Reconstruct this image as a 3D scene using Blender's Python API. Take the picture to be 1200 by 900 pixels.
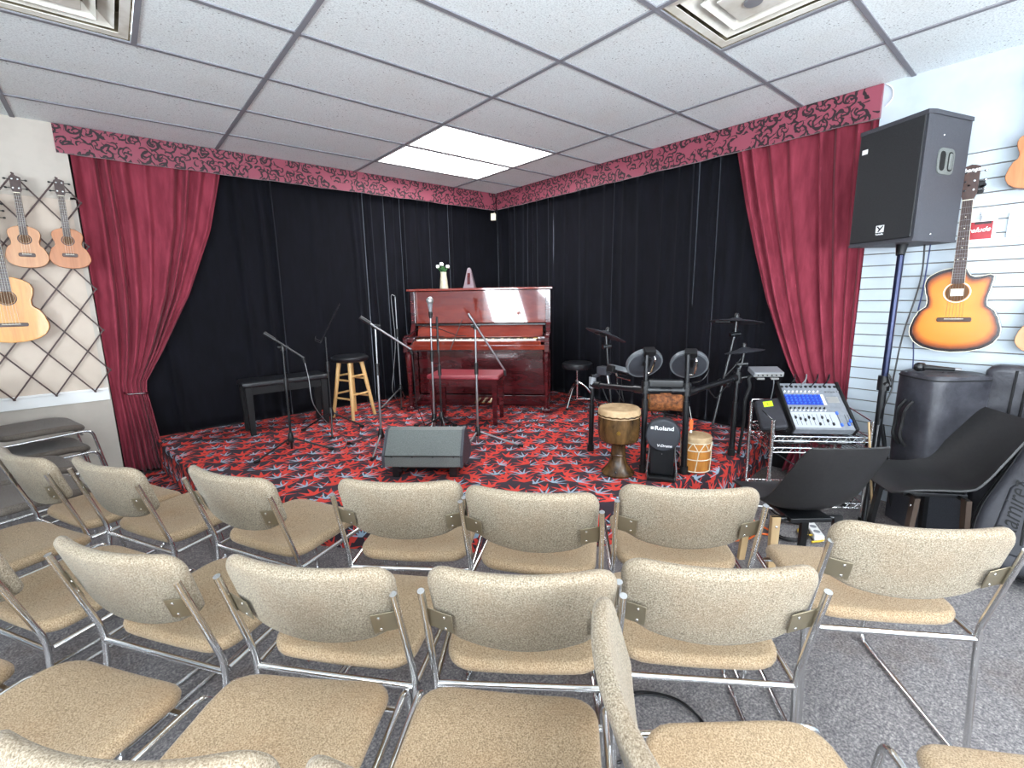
import bpy, bmesh, math, random
from mathutils import Vector, Matrix
random.seed(7)
PI = math.pi
S = bpy.context.scene
COL = S.collection
for o in list(bpy.data.objects): bpy.data.objects.remove(o)

# ------------------------------------------------------------------ camera, world, light, exposure
cd = bpy.data.cameras.new('camera'); cam = bpy.data.objects.new('camera', cd); COL.objects.link(cam)
RM = Matrix(((0.76169244, 0.13196495, -0.63435784), (-0.6477056, 0.12881566, -0.75092208), (-0.01738017, 0.98284881, 0.18359235)))
cam.matrix_world = Matrix.Translation((0, 0, 1.45)) @ RM.to_4x4()
cd.sensor_width = 36.0; cd.lens = 548.0 / 1200.0 * 36.0; cd.clip_start = 0.02
S.camera = cam
CAM = Vector((0, 0, 1.45))

def s2l(c):
    r = []
    for v in c[:3]:
        v = v / 255.0
        r.append(v / 12.92 if v <= 0.04045 else ((v + 0.055) / 1.055) ** 2.4)
    return (r[0], r[1], r[2], 1.0)

w = bpy.data.worlds.new('sky'); S.world = w; w.use_nodes = True
w.node_tree.nodes['Background'].inputs[0].default_value = (0.80, 0.90, 1.0, 1)
w.node_tree.nodes['Background'].inputs[1].default_value = 4.0
S.view_settings.view_transform = 'Standard'; S.view_settings.look = 'None'
S.view_settings.gamma = 1.0; S.view_settings.use_curve_mapping = False
S.view_settings.exposure = 0.38
TROFFER_EMIT = 13.0

def area(name, loc, rot, sx, sy, power, col):
    l = bpy.data.lights.new(name, 'AREA'); l.shape = 'RECTANGLE'; l.size = sx; l.size_y = sy
    l.energy = power; l.color = col
    o = bpy.data.objects.new(name, l); COL.objects.link(o); o.location = loc; o.rotation_euler = rot
    return o
# added lamps for the window daylight, tilted up to brighten the ceiling
area('window_fill', (-3.0, -0.30, 1.45), (0, -PI / 2 - 0.45, 0), 1.5, 1.0, 200, (0.84, 0.93, 1.0))
area('window_fill', (-2.75, -2.32, 1.35), (0, -PI / 2 - 1.0, 0), 1.35, 1.5, 150, (0.84, 0.93, 1.0))
area('window_fill', (0.6, -2.65, 1.35), (PI / 2 + 1.0, 0, 0), 3.2, 1.9, 280, (0.90, 0.95, 1.0))

# ------------------------------------------------------------------ materials
def prin(name, rough=0.5, metal=0.0, color=(0.5, 0.5, 0.5, 1), sheen=0.0, coat=0.0, spec=0.5):
    m = bpy.data.materials.new(name); m.use_nodes = True
    b = m.node_tree.nodes['Principled BSDF']
    b.inputs['Base Color'].default_value = color; b.inputs['Roughness'].default_value = rough
    b.inputs['Metallic'].default_value = metal
    b.inputs['Specular IOR Level'].default_value = spec
    if sheen: b.inputs['Sheen Tint'].default_value = (0.75, 0.83, 1.0, 1) if name == 'black_velvet' else (1, 1, 1, 1); b.inputs['Sheen Weight'].default_value = sheen; b.inputs['Sheen Roughness'].default_value = 0.35
    if coat: b.inputs['Coat Weight'].default_value = coat; b.inputs['Coat Roughness'].default_value = 0.04
    return m, m.node_tree, b

def plain(name, rgb, rough=0.5, metal=0.0, **k):
    m, t, b = prin(name, rough, metal, s2l(rgb), **k); return m

def ramp(t, fac, stops, interp='LINEAR'):
    r = t.nodes.new('ShaderNodeValToRGB'); r.color_ramp.interpolation = interp
    e = r.color_ramp.elements
    while len(e) < len(stops): e.new(0.5)
    for i, (p, c) in enumerate(stops): e[i].position = p; e[i].color = c if len(c) == 4 else s2l(c)
    t.links.new(fac, r.inputs[0]); return r.outputs[0]

def noise(t, scale, detail=3, rough=0.5, vec=None, dist=0.0, coord='Object'):
    n = t.nodes.new('ShaderNodeTexNoise'); n.inputs['Scale'].default_value = scale
    n.inputs['Detail'].default_value = detail; n.inputs['Roughness'].default_value = rough
    n.inputs['Distortion'].default_value = dist
    if vec is None: vec = t.nodes.new('ShaderNodeTexCoord').outputs[coord]
    t.links.new(vec, n.inputs['Vector']); return n.outputs['Fac']

def scaled(t, s, coord='Object'):
    m = t.nodes.new('ShaderNodeMapping'); m.inputs['Scale'].default_value = s
    t.links.new(t.nodes.new('ShaderNodeTexCoord').outputs[coord], m.inputs[0]); return m.outputs[0]

def mixc(t, fac, a, b):
    m = t.nodes.new('ShaderNodeMix'); m.data_type = 'RGBA'
    for sock, v in ((m.inputs[0], fac), (m.inputs[6], a), (m.inputs[7], b)):
        if isinstance(v, (int, float)): sock.default_value = v
        elif isinstance(v, tuple): sock.default_value = v if len(v) == 4 else s2l(v)
        else: t.links.new(v, sock)
    return m.outputs[2]

def bump(t, b, h, strength=0.2, dist=0.01):
    n = t.nodes.new('ShaderNodeBump'); n.inputs['Strength'].default_value = strength; n.inputs['Distance'].default_value = dist
    t.links.new(h, n.inputs['Height']); t.links.new(n.outputs[0], b.inputs['Normal'])

class X:                                     # little arithmetic on shader sockets
    def __init__(s, t, v): s.t = t; s.v = v
    def op(s, o, *a):
        n = s.t.nodes.new('ShaderNodeMath'); n.operation = o
        for i, q in enumerate((s,) + a):
            q = q.v if isinstance(q, X) else q
            if isinstance(q, (int, float)): n.inputs[i].default_value = q
            else: s.t.links.new(q, n.inputs[i])
        return X(s.t, n.outputs[0])
    def __add__(s, o): return s.op('ADD', o)
    def __sub__(s, o): return s.op('SUBTRACT', o)
    def __mul__(s, o): return s.op('MULTIPLY', o)
    def __truediv__(s, o): return s.op('DIVIDE', o)
    def lt(s, o): return s.op('LESS_THAN', o)
    def gt(s, o): return s.op('GREATER_THAN', o)
    def f(s, o, *a): return s.op(o, *a)

def uv_xy(t):
    sp = t.nodes.new('ShaderNodeSeparateXYZ'); t.links.new(t.nodes.new('ShaderNodeTexCoord').outputs['UV'], sp.inputs[0])
    return X(t, sp.outputs[0]), X(t, sp.outputs[1])

def rnd(t, a, b, seed):
    c = t.nodes.new('ShaderNodeCombineXYZ')
    for s_, v in zip(c.inputs, (a, b)): t.links.new(v.v, s_)
    c.inputs[2].default_value = seed
    n = t.nodes.new('ShaderNodeTexWhiteNoise'); t.links.new(c.outputs[0], n.inputs['Vector']); return X(t, n.outputs['Value'])

def leaf_mask(t, x, y, pitch, ox, oy, seed, k=6.2, R=0.84, wd=0.030, spread=2.2, span=1.35):
    u = x / pitch + ox; v = y / pitch + oy
    row = v.f('FLOOR'); u = u + row.f('MODULO', 2.0).f('ABSOLUTE') * 0.5
    cu = u.f('FLOOR'); fu = u - cu - 0.5; fv = v - row - 0.5
    a = (rnd(t, cu, row, seed) - 0.5) * spread
    ca = a.f('COSINE'); sa = a.f('SINE')
    qx = fu * ca - fv * sa; qy = fu * sa + fv * ca + 0.40
    r = (qx * qx + qy * qy).f('SQRT'); th = qx.f('ARCTAN2', qy)
    RR = X(t, R) * (th * 0.55).f('COSINE') if False else (th * 0.55).f('COSINE') * R
    lat = r * (th * k).f('SINE').f('ABSOLUTE') / k
    wdt = (r / RR).f('POWER', 0.8).f('MULTIPLY', PI).f('SINE') * wd + ((r / RR) * -1.0 + 1.0) * 0.010
    return (lat.lt(wdt) * r.lt(RR) * th.f('ABSOLUTE').lt(span))

def make_leaf_carpet():
    m, t, b = prin('leaf_carpet', 0.92, spec=0.15)
    x, y = uv_xy(t)
    nz = X(t, noise(t, 9.0, 2, coord='UV')) - 0.5
    x = x + nz * 0.02; y = y + nz * 0.02
    r1 = leaf_mask(t, x, y, 0.155, 0.0, 0.0, 1.0, k=5.6, R=0.84, wd=0.052, spread=1.9, span=1.15)
    r2 = leaf_mask(t, x, y, 0.155, 0.45, 0.52, 2.0, k=5.6, R=0.76, wd=0.050, spread=2.4, span=1.1)
    r2 = r2 * (rnd(t, (x / 0.155 + 0.45).f('FLOOR'), (y / 0.155 + 0.52).f('FLOOR'), 7.0).gt(0.30))
    bl = leaf_mask(t, x, y, 0.165, 0.22, 0.30, 3.0, k=5.6, R=0.72, wd=0.026, spread=2.2, span=1.2)
    bl = bl * (rnd(t, (x / 0.165 + 0.22).f('FLOOR'), (y / 0.165 + 0.30).f('FLOOR'), 9.0).gt(0.30))
    red = (r1 + r2).f('MINIMUM', 1.0)
    c = mixc(t, red.v, (62, 52, 59), (210, 68, 58))
    c = mixc(t, bl.v, c, (150, 172, 190))
    spk = noise(t, 260.0, 2, coord='UV')
    c = mixc(t, ramp(t, spk, [(0.45, (0, 0, 0, 1)), (0.75, (0.35, 0.35, 0.35, 1))]), c, (60, 44, 50))
    t.links.new(c, b.inputs['Base Color']); bump(t, b, spk, 0.35, 0.004)
    return m

def make_damask():
    m, t, b = prin('damask', 0.6, sheen=0.3)
    x, y = uv_xy(t)
    n1 = X(t, noise(t, 14.0, 2, coord='UV')) - 0.5; n2 = X(t, noise(t, 14.0, 2, coord='UV', vec=scaled(t, (1, 1, 1), 'UV'), dist=0.6)) - 0.5
    x = x + n1 * 0.05; y = y + n2 * 0.05
    tot = None
    for (p, ox, oy, tw, seed) in ((0.118, 0.0, 0.1, 30.0, 4.0), (0.092, 0.35, 0.6, -26.0, 5.0)):
        u = x / p + ox; v = y / p + oy; row = v.f('FLOOR')
        u = u + row.f('MODULO', 2.0).f('ABSOLUTE') * 0.5; cu = u.f('FLOOR')
        jx = rnd(t, cu, row, seed) * 0.2; fu = u - cu - 0.5 + jx; fv = v - row - 0.5
        r = (fu * fu + fv * fv).f('SQRT'); th = fv.f('ARCTAN2', fu)
        s = (th * 2.0 + r * tw * 0.6 + rnd(t, cu, row, seed + 3) * 6.0).f('SINE')
        mk = s.gt(0.40) * r.lt(0.48)
        tot = mk if tot is None else (tot + mk).f('MINIMUM', 1.0)
    gap = X(t, noise(t, 5.0, 1, coord='UV')).gt(0.40)
    tot = tot * gap
    c = mixc(t, tot.v, (140, 64, 80), (30, 13, 20))
    t.links.new(c, b.inputs['Base Color']); return m

def make_tweed(nm='oatmeal_tweed', cs=((84, 75, 63), (132, 121, 104), (168, 157, 139)), warm=(132, 108, 84)):
    m, t, b = prin(nm, 0.95, spec=0.2, sheen=0.15)
    n1 = noise(t, 300.0, 3, 0.75); n2 = noise(t, 7.0, 3)
    n3 = noise(t, 420.0, 1, 0.5, vec=scaled(t, (1, 0.35, 1)))
    c = ramp(t, n1, [(0.34, cs[0]), (0.49, cs[1]), (0.66, cs[2])])
    c = mixc(t, ramp(t, n2, [(0.45, (0, 0, 0, 1)), (0.8, (0.4, 0.4, 0.4, 1))]), c, warm)
    t.links.new(c, b.inputs['Base Color']); bump(t, b, n1, 0.45, 0.004); return m

def make_floor():
    m, t, b = prin('speckled_grey_carpet', 0.97, spec=0.1)
    n1 = noise(t, 110.0, 3, 0.75); n2 = noise(t, 1.5, 4, 0.6); n3 = noise(t, 28.0, 3, 0.7)
    c = ramp(t, n1, [(0.34, (92, 89, 93)), (0.5, (128, 124, 124)), (0.64, (168, 163, 158))])
    c = mixc(t, ramp(t, n3, [(0.35, (0.4, 0.4, 0.4, 1)), (0.6, (0, 0, 0, 1))]), c, (70, 66, 74))
    c = mixc(t, ramp(t, n2, [(0.52, (0, 0, 0, 1)), (0.70, (0.55, 0.55, 0.55, 1))]), c, (92, 70, 54))
    t.links.new(c, b.inputs['Base Color']); bump(t, b, n1, 0.5, 0.006); return m

def make_tile():
    m, t, b = prin('ceiling_tile', 0.9, spec=0.2)
    n1 = noise(t, 120.0, 2, 0.6); n2 = noise(t, 2.2, 3)
    v = t.nodes.new('ShaderNodeTexVoronoi'); v.inputs['Scale'].default_value = 42.0
    t.links.new(t.nodes.new('ShaderNodeTexCoord').outputs['Object'], v.inputs['Vector'])
    c = ramp(t, n1, [(0.3, (202, 207, 208)), (0.55, (232, 238, 238))])
    pit = ramp(t, v.outputs['Distance'], [(0.10, (1, 1, 1, 1)), (0.20, (0, 0, 0, 1))])
    pk = mixc(t, ramp(t, noise(t, 9.0, 2), [(0.47, (0, 0, 0, 1)), (0.60, (1, 1, 1, 1))]), (0, 0, 0, 1), pit)
    c = mixc(t, pk, c, (120, 120, 120))
    c = mixc(t, ramp(t, n2, [(0.5, (0, 0, 0, 1)), (0.85, (0.25, 0.25, 0.25, 1))]), c, (205, 198, 184))
    t.links.new(c, b.inputs['Base Color']); bump(t, b, n1, 0.3, 0.004); return m

def wood(name, c1, c2, rough=0.4, scale=(2, 30, 30), coat=0.0, dark=0.5):
    m, t, b = prin(name, rough, coat=coat)
    n = noise(t, 1.0, 4, 0.6, vec=scaled(t, scale), dist=0.6)
    t.links.new(ramp(t, n, [(0.3, c1), (0.7, c2)]), b.inputs['Base Color']); return m

def mottled(name, c1, c2, scale, rough=0.6, bmp=0.0, metal=0.0, **k):
    m, t, b = prin(name, rough, metal, **k)
    n = noise(t, scale, 4, 0.65)
    t.links.new(ramp(t, n, [(0.35, c1), (0.65, c2)]), b.inputs['Base Color'])
    if bmp: bump(t, b, n, bmp, 0.01)
    return m

def make_burst():
    m, t, b = prin('sunburst_lacquer', 0.25, coat=0.6)
    a = t.nodes.new('ShaderNodeAttribute'); a.attribute_name = 'burst'
    c = ramp(t, a.outputs['Fac'], [(0.0, (22, 14, 18)), (0.045, (34, 18, 18)), (0.12, (150, 72, 18)), (0.22, (212, 120, 28)), (1.0, (228, 146, 44))])
    t.links.new(c, b.inputs['Base Color']); return m

def make_velvet(name, c1, c2, sheen):
    m, t, b = prin(name, 0.85, sheen=sheen, spec=0.15)
    n = noise(t, 6.0, 3, 0.6, vec=scaled(t, (3, 3, 0.6)))
    t.links.new(ramp(t, n, [(0.35, c1), (0.7, c2)]), b.inputs['Base Color']); return m

def emit(name, rgb, strength):
    m = bpy.data.materials.new(name); m.use_nodes = True; t = m.node_tree
    t.nodes.remove(t.nodes['Principled BSDF'])
    e = t.nodes.new('ShaderNodeEmission'); e.inputs[0].default_value = s2l(rgb); e.inputs[1].default_value = strength
    t.links.new(e.outputs[0], t.nodes['Material Output'].inputs[0]); return m

M = {}
M['carpet'] = make_leaf_carpet(); M['damask'] = make_damask(); M['tweed'] = make_tweed(); M['tweed_seat'] = make_tweed('warm_oatmeal_tweed', ((106, 90, 69), (154, 132, 105), (188, 166, 138)), (150, 116, 82)); M['taupe'] = make_tweed('darker_tweed', ((66, 60, 54), (98, 90, 83), (122, 114, 106)), (92, 82, 74)); M['floor'] = make_floor(); M['tile'] = make_tile()  # seat tweed warmer than the backs; left wall chairs get a darker tweed
M['wall'] = mottled('white_paint', (176, 185, 194), (188, 196, 204), 3.0, 0.8)
M['wall_warm'] = mottled('cream_paint', (182, 173, 162), (194, 185, 174), 3.0, 0.8)
M['slat'] = mottled('white_slatwall', (176, 187, 196), (188, 198, 206), 2.0, 0.45)
M['groove'] = plain('slat_groove_metal', (96, 88, 78), 0.5)
M['tbar'] = plain('ceiling_grid_metal', (128, 128, 134), 0.75)
M['red'] = make_velvet('burgundy_velvet', (120, 44, 57), (148, 60, 75), 0.12)
M['black_velvet'] = make_velvet('black_velvet', (6, 6, 11), (13, 13, 21), 0.24)
M['chrome'] = plain('chrome', (228, 228, 228), 0.14, 1.0)
M['steel'] = plain('dull_steel', (150, 150, 152), 0.35, 1.0)
M['plate'] = plain('bracket_plate', (136, 126, 106), 0.4, 0.7)
M['gold'] = plain('brass', (200, 160, 80), 0.25, 1.0)
M['black'] = plain('black_plastic', (15, 15, 17), 0.4)
M['black_metal'] = plain('black_painted_metal', (18, 19, 22), 0.33)
M['black_matte'] = plain('black_matte', (14, 14, 16), 0.8)
M['vinyl'] = plain('black_vinyl', (26, 27, 30), 0.35)
M['shell'] = mottled('black_chair_shell', (26, 25, 26), (34, 33, 34), 60, 0.5)
M['nylon'] = mottled('black_nylon', (38, 38, 44), (62, 62, 68), 7.0, 0.42, 0.7)
M['nylon_dark'] = mottled('black_padded_nylon', (38, 38, 44), (50, 50, 56), 9.0, 0.62, 0.2)
M['rubber'] = plain('rubber', (15, 15, 15), 0.8)
M['grille'] = mottled('black_perforated_grille', (16, 17, 19), (36, 37, 40), 300, 0.6)
M['cabinet'] = mottled('black_textured_cabinet', (52, 52, 58), (66, 66, 72), 220, 0.55, 0.2)
M['monitor'] = mottled('grey_textured_cabinet', (84, 88, 86), (108, 112, 108), 200, 0.5, 0.2)
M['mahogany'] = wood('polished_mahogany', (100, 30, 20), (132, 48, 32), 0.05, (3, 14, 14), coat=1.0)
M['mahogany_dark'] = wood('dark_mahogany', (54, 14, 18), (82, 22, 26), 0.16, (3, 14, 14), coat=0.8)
M['bench_red'] = plain('burgundy_vinyl', (128, 44, 52), 0.4)
M['ivory'] = plain('ivory_key', (226, 222, 212), 0.2)
M['ebony'] = plain('ebony_key', (14, 13, 13), 0.25)
M['beech'] = wood('beech', (196, 150, 92), (222, 182, 124), 0.45, (14, 14, 2))
M['ply'] = wood('beech_plywood', (168, 138, 98), (190, 162, 122), 0.45, (14, 14, 2))
M['spruce'] = wood('golden_spruce', (200, 128, 44), (222, 156, 66), 0.3, (40, 4, 4), coat=0.3)
M['uke_pale'] = wood('pale_tan_ply', (184, 126, 84), (202, 150, 106), 0.4, (40, 3, 4))
M['uke_brown'] = wood('tan_mahogany_ply', (164, 98, 54), (188, 122, 74), 0.4, (40, 3, 4))
M['uke_side'] = wood('guitar_side', (134, 76, 40), (156, 94, 52), 0.35, (6, 20, 20))
M['rosewood'] = wood('rosewood', (44, 26, 22), (74, 48, 40), 0.4, (40, 4, 4))
M['neck'] = wood('neck_wood', (120, 74, 44), (142, 90, 56), 0.35, (20, 3, 20))
M['burst'] = make_burst()
M['cream'] = plain('cream_binding', (236, 228, 206), 0.4)
M['hole'] = plain('inside_of_body', (96, 66, 42), 0.9)
M['dark'] = plain('dark_void', (6, 6, 6), 0.9)
M['white'] = plain('white_plastic', (232, 232, 230), 0.4)
M['white_paint'] = plain('white_lettering', (230, 230, 230), 0.6)
M['grey_plastic'] = plain('grey_plastic', (128, 130, 134), 0.45)
M['mixer'] = mottled('silver_grey_panel', (112, 116, 122), (128, 132, 138), 30, 0.4)
M['blue'] = plain('blue_knob', (64, 108, 216), 0.4)
M['mesh_head'] = plain('grey_drum_rubber', (50, 52, 58), 0.55)
M['pad_rim'] = plain('pad_grey_rim', (92, 96, 100), 0.45)
M['goblet'] = wood('carved_dark_wood', (36, 24, 14), (104, 76, 42), 0.25, (16, 16, 5))
M['skin'] = mottled('goatskin', (150, 118, 82), (196, 168, 130), 9, 0.7)
M['rawhide'] = plain('rope', (226, 214, 190), 0.8)
M['drum_wood'] = wood('honey_wood', (176, 108, 44), (206, 140, 66), 0.4, (24, 24, 3))
M['log'] = mottled('carved_brown_gourd', (84, 46, 22), (164, 98, 52), 42, 0.7, 0.6)
M['orange'] = plain('orange_plastic', (226, 100, 36), 0.5)
M['lime'] = plain('lime_sticker', (190, 226, 40), 0.6)
M['yellow'] = plain('yellow_plastic', (210, 176, 50), 0.5)
M['redpack'] = mottled('red_print', (140, 16, 30), (176, 30, 44), 12, 0.3)
M['blackprint'] = plain('black_print', (26, 18, 20), 0.3)
M['clear'] = mottled('clear_packet', (206, 212, 216), (232, 236, 238), 40, 0.15)
M['leaf'] = plain('green_leaf', (72, 132, 74), 0.6)
M['petal'] = plain('white_petal', (226, 232, 226), 0.7)
M['vase'] = mottled('pale_ceramic', (170, 166, 142), (190, 186, 164), 30, 0.35)
M['metronome'] = plain('mauve_grey_plastic', (108, 94, 100), 0.5)
M['vent'] = mottled('stained_white_metal', (196, 190, 176), (226, 224, 216), 5.0, 0.5)
M['vent_dirty'] = mottled('dusty_duct_metal', (84, 74, 56), (150, 138, 112), 12.0, 0.7)
M['troffer'] = emit('fluorescent_diffuser', (250, 252, 255), TROFFER_EMIT)
M['lattice'] = wood('dark_stained_slat', (46, 24, 22), (72, 40, 36), 0.5, (20, 20, 20))
M['panel'] = mottled('cream_board', (192, 176, 160), (204, 188, 172), 2.0, 0.6)
M['beige'] = plain('beige_plastic', (206, 200, 176), 0.5)
M['glass'] = plain('window_glass', (255, 255, 255), 0.0)
_b = M['glass'].node_tree.nodes['Principled BSDF']; _b.inputs['Transmission Weight'].default_value = 1.0; _b.inputs['IOR'].default_value = 1.01
M['silver'] = plain('silver_lens', (170, 170, 168), 0.4, 0.6)

# ------------------------------------------------------------------ mesh helpers
def V(*a): return Vector(a)
def rotz(a): return Matrix.Rotation(a, 4, 'Z')
def tr(x, y, z): return Matrix.Translation((x, y, z))
def NB(): return bmesh.new()

def box(bm, c, s, Mx=None, bev=0.0, seg=2):
    r = bmesh.ops.create_cube(bm, size=1.0); vs = r['verts']
    for v in vs: v.co = Vector((c[0] + v.co.x * s[0], c[1] + v.co.y * s[1], c[2] + v.co.z * s[2]))
    if bev > 0:
        es = list({e for v in vs for e in v.link_edges})
        rr = bmesh.ops.bevel(bm, geom=vs + es, offset=bev, segments=seg, affect='EDGES', profile=0.5)
        vs = list({v for f in rr['faces'] for v in f.verts} | {v for v in vs if v.is_valid})
    if Mx is not None:
        for v in vs: v.co = Mx @ v.co
    return bm

def frame_of(d):
    d = d.normalized(); a = Vector((0, 0, 1)) if abs(d.z) < 0.95 else Vector((1, 0, 0))
    x = d.cross(a).normalized(); return x, x.cross(d).normalized()

def ring_faces(bm, a, b):
    n = len(a)
    for i in range(n): bm.faces.new((a[i], a[(i + 1) % n], b[(i + 1) % n], b[i]))

def cyl(bm, p0, p1, r0, r1=None, n=14):
    p0 = Vector(p0); p1 = Vector(p1); r1 = r0 if r1 is None else r1
    x, y = frame_of(p1 - p0); R = []
    for p, r in ((p0, r0), (p1, r1)):
        R.append([bm.verts.new(p + x * (r * math.cos(2 * PI * i / n)) + y * (r * math.sin(2 * PI * i / n))) for i in range(n)])
    ring_faces(bm, R[0], R[1]); bm.faces.new(list(reversed(R[0]))); bm.faces.new(R[1]); return bm

def smooth_pts(pts, k=6, closed=False):
    pts = [Vector(p) for p in pts]; n = len(pts); out = []
    rng = range(n if closed else n - 1)
    for i in rng:
        g = (lambda j: pts[j % n]) if closed else (lambda j: pts[max(0, min(n - 1, j))])
        a, b, c, d = g(i - 1), g(i), g(i + 1), g(i + 2)
        for s in range(k):
            u = s / k
            out.append(0.5 * ((2 * b) + (c - a) * u + (2 * a - 5 * b + 4 * c - d) * u * u + (3 * b - a - 3 * c + d) * u ** 3))
    if not closed: out.append(pts[-1])
    return out

def fillet(pts, r, k=5):
    pts = [Vector(p) for p in pts]; out = [pts[0]]
    for i in range(1, len(pts) - 1):
        a, b, c = pts[i - 1], pts[i], pts[i + 1]
        d1 = (a - b); d2 = (c - b); q = min(r, d1.length * 0.48, d2.length * 0.48)
        s = b + d1.normalized() * q; e = b + d2.normalized() * q
        for j in range(k + 1):
            u = j / k; out.append(s * (1 - u) ** 2 + b * 2 * u * (1 - u) + e * u * u)
    out.append(pts[-1]); return out

def tube(bm, pts, r, n=10, closed=False):
    pts = [Vector(p) for p in pts]; N = len(pts); rings = []
    tang = []
    for i in range(N):
        a = pts[(i - 1) % N] if (closed or i > 0) else pts[i]; b = pts[(i + 1) % N] if (closed or i < N - 1) else pts[i]
        tang.append((b - a).normalized())
    x, _ = frame_of(tang[0])
    for i in range(N):
        d = tang[i]; x = (x - d * x.dot(d)).normalized(); y = d.cross(x)
        rr = r[i] if isinstance(r, (list, tuple)) else r
        rings.append([bm.verts.new(pts[i] + x * (rr * math.cos(2 * PI * j / n)) + y * (rr * math.sin(2 * PI * j / n))) for j in range(n)])
    for i in range(N - 1): ring_faces(bm, rings[i], rings[i + 1])
    if closed: ring_faces(bm, rings[-1], rings[0])
    else: bm.faces.new(list(reversed(rings[0]))); bm.faces.new(rings[-1])
    return bm

def lathe(bm, prof, Mx=None, n=32):
    Mx = Mx or Matrix.Identity(4); rings = []
    for r, z in prof:
        if r < 1e-5: rings.append([bm.verts.new(Mx @ Vector((0, 0, z)))])
        else: rings.append([bm.verts.new(Mx @ Vector((r * math.cos(2 * PI * i / n), r * math.sin(2 * PI * i / n), z))) for i in range(n)])
    for a, b in zip(rings, rings[1:]):
        if len(a) == 1 and len(b) == 1: continue
        if len(a) == 1:
            for i in range(n): bm.faces.new((a[0], b[(i + 1) % n], b[i]))
        elif len(b) == 1:
            for i in range(n): bm.faces.new((a[i], a[(i + 1) % n], b[0]))
        else: ring_faces(bm, a, b)
    for rg, rev in ((rings[0], True), (rings[-1], False)):
        if len(rg) > 1: bm.faces.new(list(reversed(rg)) if rev else rg)
    return bm

def prism(bm, out, z0, z1, Mx=None):
    Mx = Mx or Matrix.Identity(4)
    a = [bm.verts.new(Mx @ Vector((p[0], p[1], z0))) for p in out]; b = [bm.verts.new(Mx @ Vector((p[0], p[1], z1))) for p in out]
    ring_faces(bm, a, b); bm.faces.new(list(reversed(a))); bm.faces.new(b); return bm

def inset_outline(out, d):
    n = len(out); r = []
    area2 = sum(out[i][0] * out[(i + 1) % n][1] - out[(i + 1) % n][0] * out[i][1] for i in range(n)); sg = 1 if area2 > 0 else -1
    for i in range(n):
        a = Vector(out[i - 1]); c = Vector(out[(i + 1) % n]); tg = (c - a)
        if tg.length < 1e-9: r.append(Vector(out[i])); continue
        tg.normalize(); nn = Vector((-tg.y, tg.x)) * sg; r.append(Vector(out[i]) + nn * d)
    return r

def pillow(bm, out, t, r, Mx=None, deform=None, seg=4, burst=False, inner=(0.8, 0.6, 0.4, 0.2)):
    """soft slab: outline in x,y, thickness t along z, rounded edge r"""
    Mx = Mx or Matrix.Identity(4); out = [Vector((p[0], p[1])) for p in out]; r = min(r, t / 2 - 1e-4)
    if burst: lay = bm.verts.layers.float.new('burst')
    cx = sum(p.x for p in out) / len(out); cy = sum(p.y for p in out) / len(out); rings = []
    def add(o, z, bv):
        L = []
        for p in o:
            q = Vector((p[0], p[1], z))
            if deform: q = deform(q)
            L.append(bm.verts.new(Mx @ q))
        rings.append((L, bv))
    base = inset_outline(out, r)
    def caps(z, order):
        for s in order: add([(cx + (p.x - cx) * s, cy + (p.y - cy) * s) for p in base], z, 1 - s)
    caps(-t / 2, reversed(inner))
    for k in range(seg + 1):
        a = PI / 2 * k / seg; add(inset_outline(out, r * (1 - math.sin(a))), -t / 2 + r * (1 - math.cos(a)), 0.0)
    for k in range(seg + 1):
        a = PI / 2 * (1 - k / seg); add(inset_outline(out, r * (1 - math.sin(a))), t / 2 - r * (1 - math.cos(a)), 0.0)
    caps(t / 2, inner)
    for (a, _), (b, _) in zip(rings, rings[1:]): ring_faces(bm, a, b)
    c0 = Vector((cx, cy, -t / 2)); c1 = Vector((cx, cy, t / 2))
    if deform: c0 = deform(c0); c1 = deform(c1)
    v0 = bm.verts.new(Mx @ c0); v1 = bm.verts.new(Mx @ c1); n = len(out)
    A = rings[0][0]; B = rings[-1][0]
    for i in range(n): bm.faces.new((v0, A[(i + 1) % n], A[i])); bm.faces.new((v1, B[i], B[(i + 1) % n]))
    if burst:
        for L, bv in rings:
            for v in L: v[lay] = bv
        v0[lay] = 1.0; v1[lay] = 1.0
    return bm

def rrect(w, h, r, k=6, cx=0, cy=0):
    o = []
    for (sx, sy, a0) in ((1, 1, 0), (-1, 1, 90), (-1, -1, 180), (1, -1, 270)):
        for j in range(k + 1):
            a = math.radians(a0 + 90.0 * j / k); o.append((cx + sx * (w / 2 - r) + r * math.cos(a), cy + sy * (h / 2 - r) + r * math.sin(a)))
    return o

def resample(out, n):
    P = [Vector((p[0], p[1])) for p in out]; P.append(P[0]); L = [0]
    for a, b in zip(P, P[1:]): L.append(L[-1] + (b - a).length)
    r = []; j = 0
    for i in range(n):
        s = L[-1] * i / n
        while L[j + 1] < s: j += 1
        u = (s - L[j]) / max(1e-9, L[j + 1] - L[j]); r.append(P[j].lerp(P[j + 1], u))
    return r

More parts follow.
